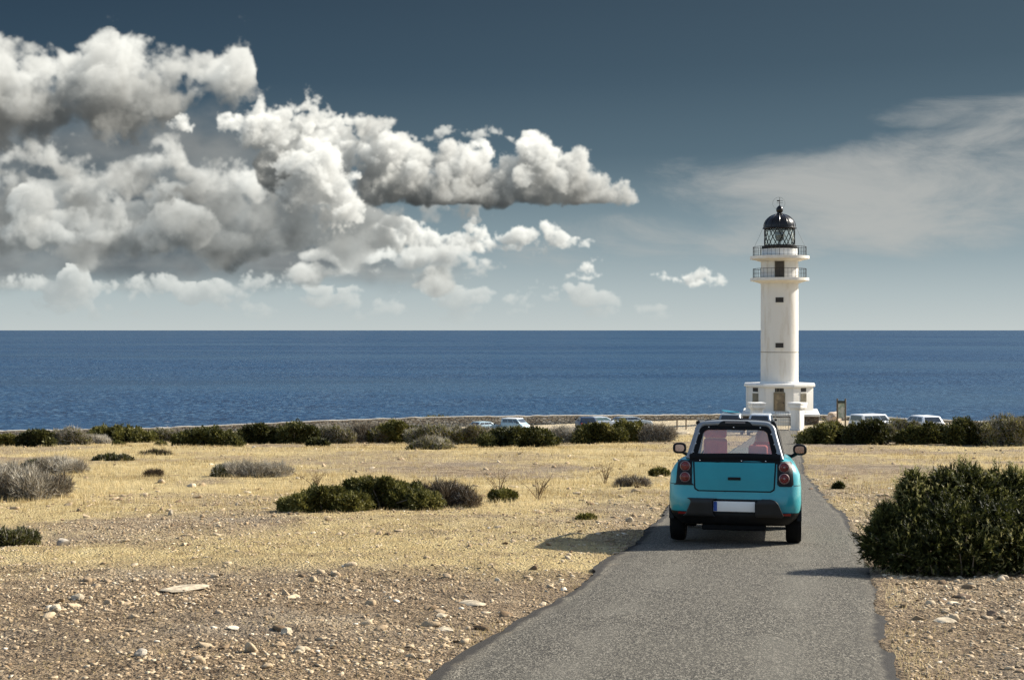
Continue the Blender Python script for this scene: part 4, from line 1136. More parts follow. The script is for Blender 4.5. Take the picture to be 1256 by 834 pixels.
b = MB(); b.add([(-.48, 2.07, 1.55), (.48, 2.07, 1.55), (.60, 2.72, 1.11), (-.60, 2.72, 1.11)], [(0, 1, 2, 3)]); b.build('windscreen', GLASS, car)
b = MB(); b.box(-.10, .10, 2.12, 2.15, 1.455, 1.515); b.tube([(0, 2.13, 1.51), (0, 2.10, 1.58)], .012, 6); b.build('inner_mirror', BLACKP, car, bevel=.01)
# inside: seats, dashboard, wheel
def pad(mb, x0, x1, y0, y1, z0, z1, tilt=0.0): return mb.box(-(x1 - x0) / 2, (x1 - x0) / 2, -(y1 - y0) / 2, (y1 - y0) / 2, 0, z1 - z0, Matrix.Translation(((x0 + x1) / 2, (y0 + y1) / 2, z0)) @ Matrix.Rotation(tilt, 4, 'X'))
sa = bpy.data.objects.new('front_seat', None); COL.objects.link(sa); sa.parent = car
b = MB(); pad(b, -.54, -.08, 1.45, 1.95, .58, .74); b.build('cushion', SEATR, sa, bevel=.05, segs=3)
b = MB(); pad(b, -.46, -.14, 1.28, 1.42, .70, 1.36, .16); b.build('backrest', SEATR, sa, bevel=.04, segs=3)
b = MB(); pad(b, -.455, -.145, 1.165, 1.275, 1.362, 1.485, .1); b.build('headrest', SEATR, sa, bevel=.03, segs=3)
sb_ = bpy.data.objects.new('front_seat', None); COL.objects.link(sb_); sb_.parent = car
b = MB(); pad(b, .14, .62, 1.45, 1.95, .58, .74); b.build('cushion', SEATR, sb_, bevel=.05, segs=3)
poly = [(-.19, 0), (.19, 0), (.19, .44), (.17, .53), (.125, .60), (.08, .63), (-.08, .63), (-.125, .60), (-.17, .53), (-.19, .44)]
b = MB(); b.prism(poly, -.065, .065, Matrix.Translation((.36, 1.33, .72)) @ Matrix.Rotation(math.pi / 2 - .14, 4, 'X')); b.build('backrest', SEATR, sb_, bevel=.035, segs=3)
b = MB(); b.lathe([(.115, 0), (.120, .04), (.105, .11), (.07, .165), (.03, .19), (.001, .195)], 20, M=Matrix.Translation((.36, 1.245, 1.315))); b.build('headrest', SEATB, sb_, smooth=True)
rs_ = bpy.data.objects.new('rear_bench', None); COL.objects.link(rs_); rs_.parent = car
b = MB(); pad(b, -.55, .55, .52, .66, .60, 1.10, .12); b.build('backrest', SEATR, rs_, bevel=.04, segs=3)
b = MB(); pad(b, .17, .42, .40, .50, 1.105, 1.285, .05); b.build('headrest', SEATR, rs_, bevel=.035, segs=3)
b = MB(); pad(b, -.55, .55, .65, 1.1, .58, .72); b.build('cushion', SEATR, rs_, bevel=.04, segs=3)
b = MB(); b.box(-.64, .64, 2.32, 2.68, .80, 1.035); b.build('dashboard', DASH, car, bevel=.05, segs=3)
b = MB(); Ms = Matrix.Translation((-.36, 2.16, 1.06)) @ Matrix.Rotation(R(-65), 4, 'X')
b.tube([Ms @ Vector((.18 * math.cos(t), .18 * math.sin(t), 0)) for t in [2 * math.pi * k / 32 for k in range(33)]], .014, 6, caps=False); b.tube([Ms @ Vector((-.17, 0, 0)), Ms @ Vector((.17, 0, 0))], .016, 6); b.build('steering_wheel', BLACKP, car)
# front lamps (seen from the other side only)
for s in (-1, 1):
    b = MB(); b.lathe([(.001, 0), (.09, .0), (.085, .03), (.05, .045), (.001, .05)], 24, M=Matrix.Translation((s * .56, 3.60, .86)) @ Matrix.Rotation(-math.pi / 2, 4, 'X')); b.build('headlight', PLATE, car, smooth=True)

# ------------------------------------------------------------------ loose stones and dry grass
RNG = np.random.default_rng(77)
def speck_material(name, stops, attr='tint', rough=.9, transl=0.0, spec=.2, bump=0):
    m, q, out = material(name)
    at = q.n('ShaderNodeAttribute', attribute_name=attr); f = Val(q, at.outputs['Fac'])
    c = q.ramp(f, stops)
    p = q.n('ShaderNodeBsdfPrincipled'); q.put(p.inputs['Base Color'], c); p.inputs['Roughness'].default_value = rough; p.inputs['Specular IOR Level'].default_value = spec
    if bump:
        geo = q.n('ShaderNodeNewGeometry'); b = q.n('ShaderNodeBump'); b.inputs['Strength'].default_value = bump; b.inputs['Distance'].default_value = .02
        q.put(b.inputs['Height'], q.noise(Val(q, geo.outputs['Position']), 30, 4, .6)); m.node_tree.links.new(b.outputs[0], p.inputs['Normal'])
    if transl:
        t = q.n('ShaderNodeBsdfTranslucent'); q.put(t.inputs[0], c); mx_ = q.n('ShaderNodeMixShader'); mx_.inputs[0].default_value = transl
        m.node_tree.links.new(p.outputs[0], mx_.inputs[1]); m.node_tree.links.new(t.outputs[0], mx_.inputs[2]); m.node_tree.links.new(mx_.outputs[0], out.inputs[0])
    else: m.node_tree.links.new(p.outputs[0], out.inputs[0])
    return m
STONE = speck_material('field_stone', [(0, (.16, .105, .058)), (.3, (.34, .245, .145)), (.65, (.45, .345, .22)), (.95, (.54, .44, .30)), (1, (.66, .57, .43))], bump=.5)
GRASS = speck_material('straw', [(0, (.24, .17, .08)), (.35, (.48, .365, .17)), (.7, (.64, .505, .26)), (1, (.76, .63, .37))], transl=.35)

def ico_template():
    bm = bmesh.new(); bmesh.ops.create_icosphere(bm, subdivisions=1, radius=1)
    v = np.array([x.co[:] for x in bm.verts]); f = np.array([[y.index for y in x.verts] for x in bm.faces]); bm.free(); return v, f
IV, IF = ico_template()
def cut_templates(n, seed):
    out = []
    for k in range(n):
        bm = bmesh.new(); bmesh.ops.create_icosphere(bm, subdivisions=2, radius=1)
        v = np.array([x.co[:] for x in bm.verts]); f = np.array([[y.index for y in x.verts] for x in bm.faces]); bm.free()
        r = np.random.default_rng(seed + k)
        for j in range(10):
            m = r.normal(size=3); m /= np.linalg.norm(m); d = r.uniform(.35, .75); q = v @ m; v = v - np.clip(q - d, 0, None)[:, None] * m
        out.append(v)
    return np.array(out), f
CV, CF = cut_templates(14, 500)
def stones(n, ysamp, xlo, xhi, rlo, rhi, seed, keep, power=2.2, tall=(.25, .65), tone=.50, cut=False):
    r = np.random.default_rng(seed)
    y = ysamp(r, n); x = r.uniform(0, 1, n) * (xhi(y) - xlo(y)) + xlo(y)
    k = keep(x, y, r); x, y = x[k], y[k]; n = len(x)
    rad = rlo + (rhi - rlo) * r.uniform(0, 1, n) ** power
    rot = r.uniform(0, 2 * math.pi, n); sc = np.stack([rad * r.uniform(.8, 1.5, n), rad * r.uniform(.7, 1.2, n), rad * r.uniform(*tall, n)], -1)
    TV, TF = (CV[0], CF) if cut else (IV, IF)
    V = CV[r.integers(0, len(CV), n)] * 1.25 if cut else IV[None] * (1 + r.uniform(-.45, .40, (n, len(IV), 1)))
    V = V * sc[:, None, :]
    tilt = r.normal(0, .3, n); ct, stt = np.cos(tilt)[:, None], np.sin(tilt)[:, None]
    V = np.stack([V[..., 0] * ct - V[..., 2] * stt, V[..., 1], V[..., 0] * stt + V[..., 2] * ct], -1)
    c, s = np.cos(rot)[:, None], np.sin(rot)[:, None]
    V = np.stack([V[..., 0] * c - V[..., 1] * s + x[:, None], V[..., 0] * s + V[..., 1] * c + y[:, None], V[..., 2] + (ground_z(x, y) + sc[:, 2] * .12)[:, None]], -1)
    F = TF[None] + (np.arange(n) * len(TV))[:, None, None]
    t = np.repeat(np.clip(r.normal(tone, .27, n), 0, 1), len(TV))
    return V.reshape(-1, 3), F.reshape(-1, 3), t
fan_lo = lambda y: -.40 * y - .6
fan_hi = lambda y: .40 * y + .6
def off_road(x, y, m=.05): return np.abs(x - road_x(y)) > ROAD_HALF + m
def keep_near(x, y, r):
    cl = smooth01(fbm(x, y, 1.6, 3, 70), -.7, .6)
    s = 1 - .80 * straw_amount(x, y)
    return off_road(x, y) & (r.uniform(0, 1, len(x)) < s * (.25 + .75 * cl))
ys_near = lambda r, n: 8.0 + 22.0 * r.uniform(0, 1, n) ** .85
A1 = stones(110000, ys_near, fan_lo, fan_hi, .004, .024, 1, keep_near, 1.8, (.2, .6), .44)
A2 = stones(4200, ys_near, fan_lo, fan_hi, .018, .055, 2, keep_near, 2.4, (.35, .85), .42, True)
A3 = stones(2600, lambda r, n: 24 + 60 * r.uniform(0, 1, n), fan_lo, fan_hi, .02, .10, 3, lambda x, y, r: off_road(x, y, .2) & (r.uniform(0, 1, len(x)) < .25 + .75 * (fbm(x, y, 6, 3, 71) > .1)), 2.2, (.3, .8), .45, True)
A4 = stones(900, lambda r, n: 8 + 30 * r.uniform(0, 1, n) ** 1.2, lambda y: road_x(y) - 2.2, lambda y: road_x(y) + 2.4, .01, .05, 4, lambda x, y, r: off_road(x, y, .0), 2.2)
def join(parts):
    V, F, T, o = [], [], [], 0
    for v, f, t in parts: V.append(v); F.append(f + o); T.append(t); o += len(v)
    return np.vstack(V), np.vstack(F), np.concatenate(T)
sv_, sf_, st2 = join([A1, A2, A3, A4])
rub = npmesh('stony_rubble', sv_, sf_, STONE, attrs={'tint': st2})
tag(rub, 'loose pale and brown stones strewn over the bare ground', 'stones', kind='stuff')

def blades(x, y, r, h, w, lean_=.5, tint=None):
    n = len(x); a = r.uniform(0, 2 * math.pi, n); hh = h * r.uniform(.5, 1.25, n); ww = w * r.uniform(.7, 1.3, n)
    z = ground_z(x, y) - .01
    dx_, dy_ = np.cos(a), np.sin(a); b = r.uniform(0, 2 * math.pi, n); L = hh * lean_ * r.uniform(.1, 1.2, n)
    P0_ = np.stack([x - dx_ * ww, y - dy_ * ww, z], -1); P1_ = np.stack([x + dx_ * ww, y + dy_ * ww, z], -1)
    P2_ = np.stack([x + np.cos(b) * L, y + np.sin(b) * L, z + hh], -1)
    V = np.stack([P0_, P1_, P2_], 1).reshape(-1, 3); F = np.arange(3 * n).reshape(n, 3)
    t = tint if tint is not None else np.clip(.48 + .24 * r.normal(size=n) + .24 * fbm(x, y, 3.5, 3, 90) + .34 * fbm(x * .4, y, 1.6, 3, 92) - .25 * smooth01(vnoise(x * .5, y, .7, 93), .35, .8), 0, 1)
    return V, F, np.repeat(t, 3)
def grass_field(n, y0, y1, pw, h, w, seed, thr=.5):
    r = np.random.default_rng(seed)
    nt = n // 7                                           # tufts of seven
    y = y0 + (y1 - y0) * r.uniform(0, 1, nt) ** pw; x = r.uniform(-1, 1, nt) * (.40 * y + .6)
    s = straw_amount(x, y) * (.35 + .65 * smooth01(fbm(x, y, 1.3, 3, 95), -.5, .5))
    k = (r.uniform(0, 1, nt) < s) & off_road(x, y, -.02 + .1 * r.uniform(0, 1, nt)); x, y = x[k], y[k]
    x = np.repeat(x, 7) + r.normal(0, .035 + .0006 * np.repeat(y, 7)); y = np.repeat(y, 7) + r.normal(0, .05, len(x))
    k = off_road(x, y, 0); x, y = x[k], y[k]
    return blades(x, y, r, h * (.7 + .3 * smooth01(y, 12, 30)), w * (1 + y * .018))
G1 = grass_field(150000, 9.5, 34, 1.0, .085, .0022, 11)
G2 = grass_field(230000, 26, 92, 1.15, .13, .0036, 12)
r_ = np.random.default_rng(13)
ye = 8.5 + 60 * r_.uniform(0, 1, 15000) ** 1.5; se = np.where(r_.uniform(0, 1, 15000) < .5, -1, 1)
xe = road_x(ye) + se * (ROAD_HALF + .02 + np.abs(r_.normal(0, .22, 15000)))
ke = fbm(xe, ye, .9, 3, 97) > -.05
G3 = blades(xe[ke], ye[ke], r_, .042, .0030)
r_ = np.random.default_rng(14); nl = 46000
yl = 8.2 + 18 * r_.uniform(0, 1, nl); xl = r_.uniform(-1, 1, nl) * (.40 * yl + .6); kl = off_road(xl, yl, .05) & (fbm(xl, yl, 1.1, 3, 98) > -.25)
G4 = blades(xl[kl], yl[kl], r_, .028, .0045, 2.2, np.clip(r_.normal(.22, .2, kl.sum()), 0, 1))
gv, gf, gt_ = join([G1, G2, G3, G4])
gr_ = npmesh('dry_grass', gv, gf, GRASS, attrs={'tint': gt_})
tag(gr_, 'short dry straw coloured grass covering the field', 'grass', kind='stuff')

# ------------------------------------------------------------------ shrubs
LEAF = {
    'green': speck_material('shrub_leaf_green', [(0, (.028, .028, .006)), (.4, (.085, .080, .016)), (.75, (.17, .155, .040)), (1, (.36, .31, .12))], transl=.28, rough=.6),
    'dark': speck_material('shrub_leaf_dark', [(0, (.014, .015, .004)), (.45, (.048, .050, .012)), (.8, (.105, .100, .028)), (1, (.26, .235, .09))], transl=.26, rough=.6),
    'grey': speck_material('dry_twig', [(0, (.10, .08, .055)), (.4, (.31, .27, .20)), (.75, (.50, .45, .36)), (1, (.64, .59, .49))], transl=.06, rough=.9),
    'brown': speck_material('dead_twig', [(0, (.035, .024, .014)), (.5, (.095, .068, .040)), (1, (.20, .155, .10))], transl=.1, rough=.9),
    'juniper': speck_material('juniper_needle', [(0, (.008, .010, .003)), (.4, (.034, .038, .008)), (.70, (.095, .096, .022)), (.90, (.20, .19, .055)), (1, (.38, .34, .14))], transl=.30, rough=.55),
}
BARK = plain('grey_bark', (.20, .165, .125), .9, vary=.3, scale=6, spec=.15)
def on_lobes(lobes, n, r, shell=.55):
    """random spots in a set of lobes (x, y, z, rx, ry, rz), thicker towards the outside; with outward directions"""
    L = np.array(lobes, float); vol = (L[:, 3] * L[:, 4] * L[:, 5]) ** (2 / 3); k = r.choice(len(L), n, p=vol / vol.sum())
    d = r.normal(size=(n, 3)); d /= np.linalg.norm(d, axis=1)[:, None]
    q = 1 - shell * r.uniform(0, 1, n) ** 1.6
    wob = 1 + .22 * np.sin(d[:, 0] * 5.1 + k * 1.7) * np.sin(d[:, 1] * 4.3 + k) + .14 * np.sin(d[:, 2] * 9 + k * 2.3 + d[:, 0] * 7)
    P = L[k, :3] + d * L[k, 3:6] * (q * wob)[:, None]
    nrm = d / L[k, 3:6]; nrm /= np.linalg.norm(nrm, axis=1)[:, None]
    return P, nrm, k, q
def leaf_tris(P, dirn, r, ln, wd):
    """one slim triangle per spot along dirn"""
    n = len(P); s = np.cross(dirn, r.normal(size=(n, 3))); s /= np.linalg.norm(s, axis=1)[:, None] + 1e-9
    ln = ln * r.uniform(.6, 1.3, n)[:, None]; wd = wd * r.uniform(.7, 1.2, n)[:, None]
    V = np.stack([P - s * wd, P + s * wd, P + dirn * ln], 1).reshape(-1, 3)
    return V, np.arange(3 * n).reshape(n, 3)
def foliage(lobes, style, n, leaf, seed):
    r = np.random.default_rng(seed)
    if style in ('grey', 'brown'): n = int(n * 1.7)
    P, nrm, k, q = on_lobes(lobes, n, r, .55 if style in ('green', 'dark') else .8)
    up = np.array([0, 0, 1.0])
    if style in ('grey', 'brown'):
        d = nrm * .6 + up * .65 + r.normal(0, .45, (n, 3)); wd = leaf * .07; ln = leaf * 1.9
    else:
        d = nrm * .7 + up * .45 + r.normal(0, .55, (n, 3)); wd = leaf * .30; ln = leaf
    d /= np.linalg.norm(d, axis=1)[:, None]
    kt = r.normal(0, .13, len(lobes))
    t = np.clip(.45 + kt[k] + .17 * r.normal(size=n) + .16 * np.sin(P[:, 0] * 3 / max(leaf * 8, .3)) * np.sin(P[:, 2] * 4 + P[:, 1]), 0, 1)
    V, F = leaf_tris(P, d, r, ln, wd)
    if style in ('grey', 'brown'): m = 0
    else: m = int(n * .7)
    Lc = [(a, b_, c, e * .78, f * .78, g_ * .80) for a, b_, c, e, f, g_ in lobes]   # the dense inside
    if not m: return V, F, np.repeat(t, 3)
    P2, n2_, k2, q2 = on_lobes(Lc, m, r, .75); d2 = n2_ + r.normal(0, .8, (m, 3)); d2 /= np.linalg.norm(d2, axis=1)[:, None]
    V2, F2 = leaf_tris(P2, d2, r, leaf * 1.7, leaf * .5)
    t2 = np.clip(.45 + kt[k2] + .17 * r.normal(size=m), 0, 1)
    ok = P2[:, 2] > .0
    V, F, t = np.vstack([V, V2]), np.vstack([F, F2[ok] + len(V)]), np.concatenate([t, t2])
    return V, F, np.repeat(t, 3)
def twigs(lobes, root, n, seed, r0=.018):
    r = np.random.default_rng(seed); b = MB(); L = lobes
    for i in range(n):
        a = L[r.integers(len(L))]; e = np.array(a[:3]) + r.normal(0, .45, 3) * np.array(a[3:6]); s = np.array([a[0] * .2 + r.normal(0, .02), a[1] * .2 + r.normal(0, .02), -.04])
        m_ = (s + e) / 2 + r.normal(0, .07, 3) * np.linalg.norm(e - s) + np.array([0, 0, .06])
        b.tube([s, m_, e], [r0, r0 * .65, r0 * .2], 4, caps=False)
    return b
SHRUB_GROUP = 'low shrubs of the heath'
def shrub(name, label, x, y, w, h, style, depth=None, n=3000, leaf=.09, seed=0, lobes=None, second=None, ntwig=10, group=SHRUB_GROUP):
    r = np.random.default_rng(seed + 1000); d = depth or min(w * .6, 2.4)
    z = float(base_z(x, y)) - .02
    t = thing(name, label, 'shrub', (x, y, z), (0, 0, 0), group)
    if lobes is None:
        lobes = []; m_ = max(4, int(w / h * 2.6))
        for i in range(m_):
            u = (i + .5) / m_ * 2 - 1; prof_ = (1 - abs(u) ** 2.6 * .45) * r.uniform(.74, 1.0)
            rz = h * prof_ * .66; rx = min(w / 2, max(w / m_ * 1.25, h * .5)) * r.uniform(.8, 1.15)
            lobes.append(((u * (w / 2 - rx * .6)), r.uniform(-.3, .3) * d, rz * .86, rx, d * r.uniform(.28, .42), rz))
        for i in range(max(2, m_ // 2)):
            u = r.uniform(-.75, .75); rr_ = h * r.uniform(.18, .30)
            lobes.append((u * w / 2, r.uniform(-.45, .2) * d, h * r.uniform(.70, .95) * (1 - abs(u) ** 2 * .4), rr_ * 1.35, rr_, rr_))
    V, F, T = foliage(lobes, style, n, leaf, seed)
    npmesh('foliage', V, F, LEAF[style], t, attrs={'tint': T})
    if second:
        st2_, frac, which = second
        L2 = [lobes[i] for i in which] if which else lobes
        V, F, T = foliage(L2, st2_, int(n * frac), leaf, seed + 5); npmesh('dry_twigs', V, F, LEAF[st2_], t, attrs={'tint': T})
    twigs(lobes, None, ntwig, seed).build('stems', BARK, t)
    return t
# (label, left, right, top, foot in the photograph, kind)
BAND = [
    ('half hidden green shrub at the left frame edge in the far shrub row', -14, 22, 532, 546, 'green', None),
    ('round dark green shrub with grey scrub on its right, far left of the row', 20, 64, 527, 549, 'dark', None),
    ('grey dry scrub between two green shrubs at the far left', 55, 104, 526, 547, 'grey', ('green', .35, None)),
    ('low grey brush in front of the long green shrub', 94, 132, 535, 544, 'grey', None),
    ('long high olive green shrub against the sea at the left', 100, 186, 522, 542, 'green', None),
    ('grey green patch of scrub right of the long green shrub', 176, 216, 527, 541, 'grey', ('green', .8, None)),
    ('big dark green shrub with a flat foot and browner right end', 213, 293, 524, 549, 'dark', ('green', .5, None)),
    ('tiny round green tuft in the grass before the long shrub', 139, 152, 541, 547, 'green', None),
    ('tiny green tuft just left of the big dark shrub', 190, 202, 541, 548, 'green', None),
    ('dark green shrub between the big dark one and the round one', 288, 342, 519, 544, 'dark', None),
    ('round dark green shrub standing highest left of the middle', 334, 386, 516.5, 544, 'dark', None),
    ('small dark tuft in the grass below the round shrub', 376, 402, 537, 548, 'dark', None),
    ('brownish grey scrub right of the round shrub', 380, 432, 523, 542, 'grey', ('green', .4, None)),
    ('brown scrub with dark hollows in the middle of the row', 425, 470, 521, 541, 'brown', ('grey', .8, None)),
    ('olive shrub with a pointed top in the middle of the row', 453, 512, 516.5, 541, 'green', None),
    ('grey green scrub below the two left parked cars', 500, 572, 521, 543, 'grey', ('green', .8, None)),
    ('grey scrub in front of the van with the white roof', 565, 606, 522, 543, 'grey', ('green', .4, None)),
    ('wide dark green shrub whose foot reaches lowest in the row', 592, 682, 523, 547, 'dark', None),
    ('slanting low grey green shrub lying in the grass before the row', 504, 553, 538, 556, 'grey', ('green', .6, None)),
    ('pale grey scrub right of the wide dark shrub', 672, 708, 523, 542, 'grey', None),
    ('dark olive shrub in front of the dark blue parked car', 704, 768, 519, 542, 'green', ('dark', .6, None)),
    ('tall olive shrub that hides the end of the silver parked car', 742, 792, 515, 541, 'green', None),
    ('grey brown scrub at the right end of the row near the wooden rail', 780, 828, 521, 541, 'grey', ('brown', .5, None)),
    ('bright olive shrub right of the lane beside the white pillar', 985, 1052, 521, 545, 'green', None),
    ('dark green shrub in front of the white van', 1043, 1092, 517, 546, 'dark', None),
    ('grey green scrub between the two white vehicles', 1083, 1134, 518, 543, 'grey', ('green', .9, None)),
    ('dark shrub in front of the white hatchback', 1108, 1172, 522, 546, 'dark', ('green', .4, None)),
    ('dark green shrub right of the white hatchback', 1163, 1216, 518, 547, 'dark', None),
    ('greyish shrub at the right frame edge in the far row', 1203, 1275, 515, 547, 'grey', ('green', .7, None)),
    ('low dark shrub behind the greyish one at the right frame edge', 1232, 1290, 512, 526, 'dark', None),
]
for i, (lab, a, e, top, foot, kind, sec) in enumerate(BAND):
    x, y = at_row((a + e) / 2, foot); k = y / 1744
    w = (e - a) * k; h = (foot - top) * k
    n = int(1500 + 1500 * w * h) if w > 1.2 else 700
    shrub('heath_shrub', lab, x, y + min(.5, w * .2), w * 1.14, h * (.88 if a < 900 else 1.0), kind, n=min(int(n * 1.5), 9500), leaf=.12 if w > 1 else .09, seed=50 + i, second=sec, depth=min(2.2, max(.4, w * .55)))
wx, wy = at_row(526, 520)
shrub('heath_shrub', 'flat olive shrub growing by the cliff wall behind the row', wx, wy + 18, 44 / 1744 * (wy + 18), .9, 'green', n=3500, leaf=.2, seed=99, depth=1.6)
def placed(lab, a, e, top, foot, kind, n, leaf, seed, sec=None, depth=None, ntwig=14, name='heath_shrub'):
    x, y = at_row((a + e) / 2, foot); k = y / 1744
    d = depth or min(1.4, (e - a) * k * .5)
    return shrub(name, lab, x, y + d * .35, (e - a) * k, (foot - top) * k * .82, kind, n=n, leaf=leaf, seed=seed, second=sec, depth=d, ntwig=ntwig)
placed('low dark green shrub alone in the pale grass at left', 111, 160, 555, 568, 'dark', 3600, .07, 201, ('grey', .25, None))
placed('dark shrub with a long grey dry skirt above the big grey one at left', 22, 102, 561, 581, 'grey', 6000, .08, 202, ('dark', .55, [0, 1, 2]))
placed('big pale grey dry bush cut by the left frame edge', -80, 74, 571, 612, 'grey', 15000, .085, 203, ('brown', .25, None), 1.6, 30)
placed('pale grey dry cushion bush in the middle of the left field', 256, 356, 565.5, 584, 'grey', 7000, .07, 204, ('dark', .18, [0, 1]))
placed('small dark green tuft at the left frame edge among the stones', -30, 36, 646, 672, 'dark', 6000, .05, 205, ('grey', .25, None), .5)
placed('left and lowest lobe of dark green shrub in the middle field', 336, 452, 594, 629, 'green', 17000, .050, 206, None, .9, 18)
placed('tallest olive green shrub of the clump in the middle field', 398, 542, 583, 625, 'green', 22000, .050, 207, ('dark', .5, None), 1.1, 24)
placed('dark brown dying shrub at the right end of the middle clump', 500, 590, 590, 621, 'brown', 9000, .06, 208, ('grey', .15, None), .8, 30)
placed('small green tuft right of the dying brown shrub', 600, 634, 599, 613, 'green', 4200, .05, 209, None, .5)
placed('brown dry debris of twigs lying in the left field', 168, 208, 551, 562, 'brown', 1500, .09, 210, ('dark', .3, None))
placed('low dark brown dead tuft below the twig debris', 176, 199, 576, 584, 'brown', 1100, .07, 211)
placed('green tuft close to the left of the car', 796, 822, 572, 583, 'green', 1200, .05, 214)
placed('low dead brown tuft left of the car wheel', 752, 800, 584, 597, 'brown', 1500, .06, 215, ('grey', .6, None))
placed('small green weed on the left verge of the lane', 706, 732, 628, 640, 'green', 1200, .035, 216, None, .25)
placed('dark tuft on the right verge of the lane beyond the car', 1022, 1036, 590, 600, 'dark', 800, .05, 217)
def weed(lab, px, top, foot, seed, spread):
    x, y = at_row(px, foot); k = y / 1744; h = (foot - top) * k; r = np.random.default_rng(seed)
    t = thing('dry_weed', lab, 'weed', (x, y, float(base_z(x, y)) - .02), (0, 0, 0), 'thin dry weeds')
    b = MB()
    for i in range(9):
        bx_ = r.normal(0, .02); by_ = r.normal(0, .02); hh = h * r.uniform(.5, 1); lx = r.normal(0, .42) * hh
        b.tube([(bx_, by_, 0), (bx_ + lx * .4, by_, hh * .5), (bx_ + lx, by_, hh)], [.008, .006, .003], 4, caps=False)
        for j in range(5):
            f = r.uniform(.35, .95); s = r.choice((-1, 1)); b.tube([(bx_ + lx * f, by_, hh * f), (bx_ + lx * f + s * hh * .16, by_ + r.normal(0, .03), hh * (f + .13))], [.005, .002], 3, caps=False)
    b.build('stems', plain('dry_weed_stem', (.20, .14, .075), .9, vary=.3, spec=.1) if 'dry_weed_stem' not in bpy.data.materials else bpy.data.materials['dry_weed_stem'], t)
weed('tall thin brown weeds above the small green tuft', 613, 572, 608, 1, 60)
weed('thin dry weeds in the straw right of the tuft', 660, 578, 612, 2, 50)
weed('faint dry weeds left of the middle clump', 388, 572, 600, 3, 60)
weed('thin dry weeds at the left side of the car', 742, 566, 592, 4, 60)

# the big juniper at the right, close to the lane
jy = 15.2; jk = jy / 1744; jx = (1170 - 628) * jk; jz = float(base_z(jx, jy))
def jl(px, py, r, dy=0.0, sx=1.0, sy=1.0):
    yy = jy + dy; return ((px - 628) / 1744 * yy - jx, dy, EYE - (py - 405) / 1744 * yy - jz, r * jk * sx, min(r * jk * 1.2, .42), r * jk * sy)
JL = [jl(1076, 668, 23, -.1, 1, 1.2), jl(1090, 646, 26, 0), jl(1086, 628, 11, .1), jl(1112, 640, 34, .1), jl(1119, 604, 24, .15, .9, 1.1), jl(1121, 586, 10, .15), jl(1148, 622, 42, .25), jl(1160, 592, 20, .3), jl(1185, 612, 42, .3),
      jl(1188, 584, 16, .35), jl(1222, 614, 40, .35), jl(1246, 590, 17, .3), jl(1262, 618, 44, .4), jl(1300, 626, 44, .4), jl(1340, 645, 44, .3), jl(1210, 590, 14, .3),
      jl(1105, 678, 30, -.25), jl(1145, 676, 34, -.30), jl(1190, 674, 36, -.32), jl(1236, 674, 36, -.30), jl(1285, 676, 36, -.25), jl(1330, 680, 34, -.2), jl(1165, 645, 36, -.15), jl(1220, 648, 38, -.15), jl(1270, 650, 38, -.1)]
jun = thing('juniper_bush', 'big dark green juniper bush beside the right edge of the lane', 'bush', (jx, jy, jz))
r_ = np.random.default_rng(321)
NS, KN = 9500, 13
P_, N_, K_, Q_ = on_lobes(JL, NS, r_, .42)
dirs = N_ * .95 + np.array([0, 0, .62]) + r_.normal(0, .30, (NS, 3)); dirs /= np.linalg.norm(dirs, axis=1)[:, None]
sl = r_.uniform(.05, .125, NS)
tt = np.tile(np.linspace(.05, 1, KN), (NS, 1)); base_ = P_[:, None, :] + dirs[:, None, :] * (sl[:, None] * (tt - .35))[..., None]
rad = r_.normal(size=(NS, KN, 3)); rad -= dirs[:, None, :] * (rad * dirs[:, None, :]).sum(-1, keepdims=True); rad /= np.linalg.norm(rad, axis=-1, keepdims=True) + 1e-9
nd_ = rad * .75 + dirs[:, None, :] * .75; nd_ /= np.linalg.norm(nd_, axis=-1, keepdims=True)
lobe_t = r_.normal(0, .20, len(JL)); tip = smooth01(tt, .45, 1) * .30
tint = np.clip(.40 + lobe_t[K_][:, None] + r_.normal(0, .13, NS)[:, None] + tip + r_.normal(0, .06, (NS, KN)) + (r_.uniform(0, 1, NS) < .15)[:, None] * .34, 0, 1)  # sunlit look put into the tint: paler needle tips and some paler sprigs
keepz = (base_[..., 2] > .01).ravel()
V_j, F_j = leaf_tris(base_.reshape(-1, 3), nd_.reshape(-1, 3), r_, .030, .0042)
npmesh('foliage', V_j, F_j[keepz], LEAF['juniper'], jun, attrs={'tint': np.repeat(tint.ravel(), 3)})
Pi, Ni, Ki, Qi = on_lobes([(a, b_, c, d * .72, e * .75, f * .72) for a, b_, c, d, e, f in JL], 30000, r_, .6)
di = Ni + r_.normal(0, .6, Ni.shape); di /= np.linalg.norm(di, axis=1)[:, None]
Vi, Fi = leaf_tris(Pi, di, r_, .085, .018)
npmesh('inner_foliage', Vi, Fi[Pi[:, 2] > .0], LEAF['juniper'], jun, attrs={'tint': np.repeat(np.clip(r_.normal(.38, .14, len(Pi)), 0, 1), 3)})
twigs(JL, None, 46, 77, .016).build('stems', BARK, jun)
b = MB(); rb_ = np.random.default_rng(5)
for px, py in ((1205, 690), (1218, 700), (1246, 688), (1254, 699), (1190, 694), (1165, 698), (1232, 696)):
    a = jl(px, py, 5, -.62); s = np.array([a[0] * .93, -.35, .0]); e = np.array([a[0] + rb_.normal(0, .12), -.66, rb_.uniform(.10, .30)])
    b.tube([s, (s + e) / 2 + np.array([rb_.normal(0, .04), 0, -.02]), e], [.012, .009, .003], 5, caps=False)
b.build('dead_branches', BARK, jun)

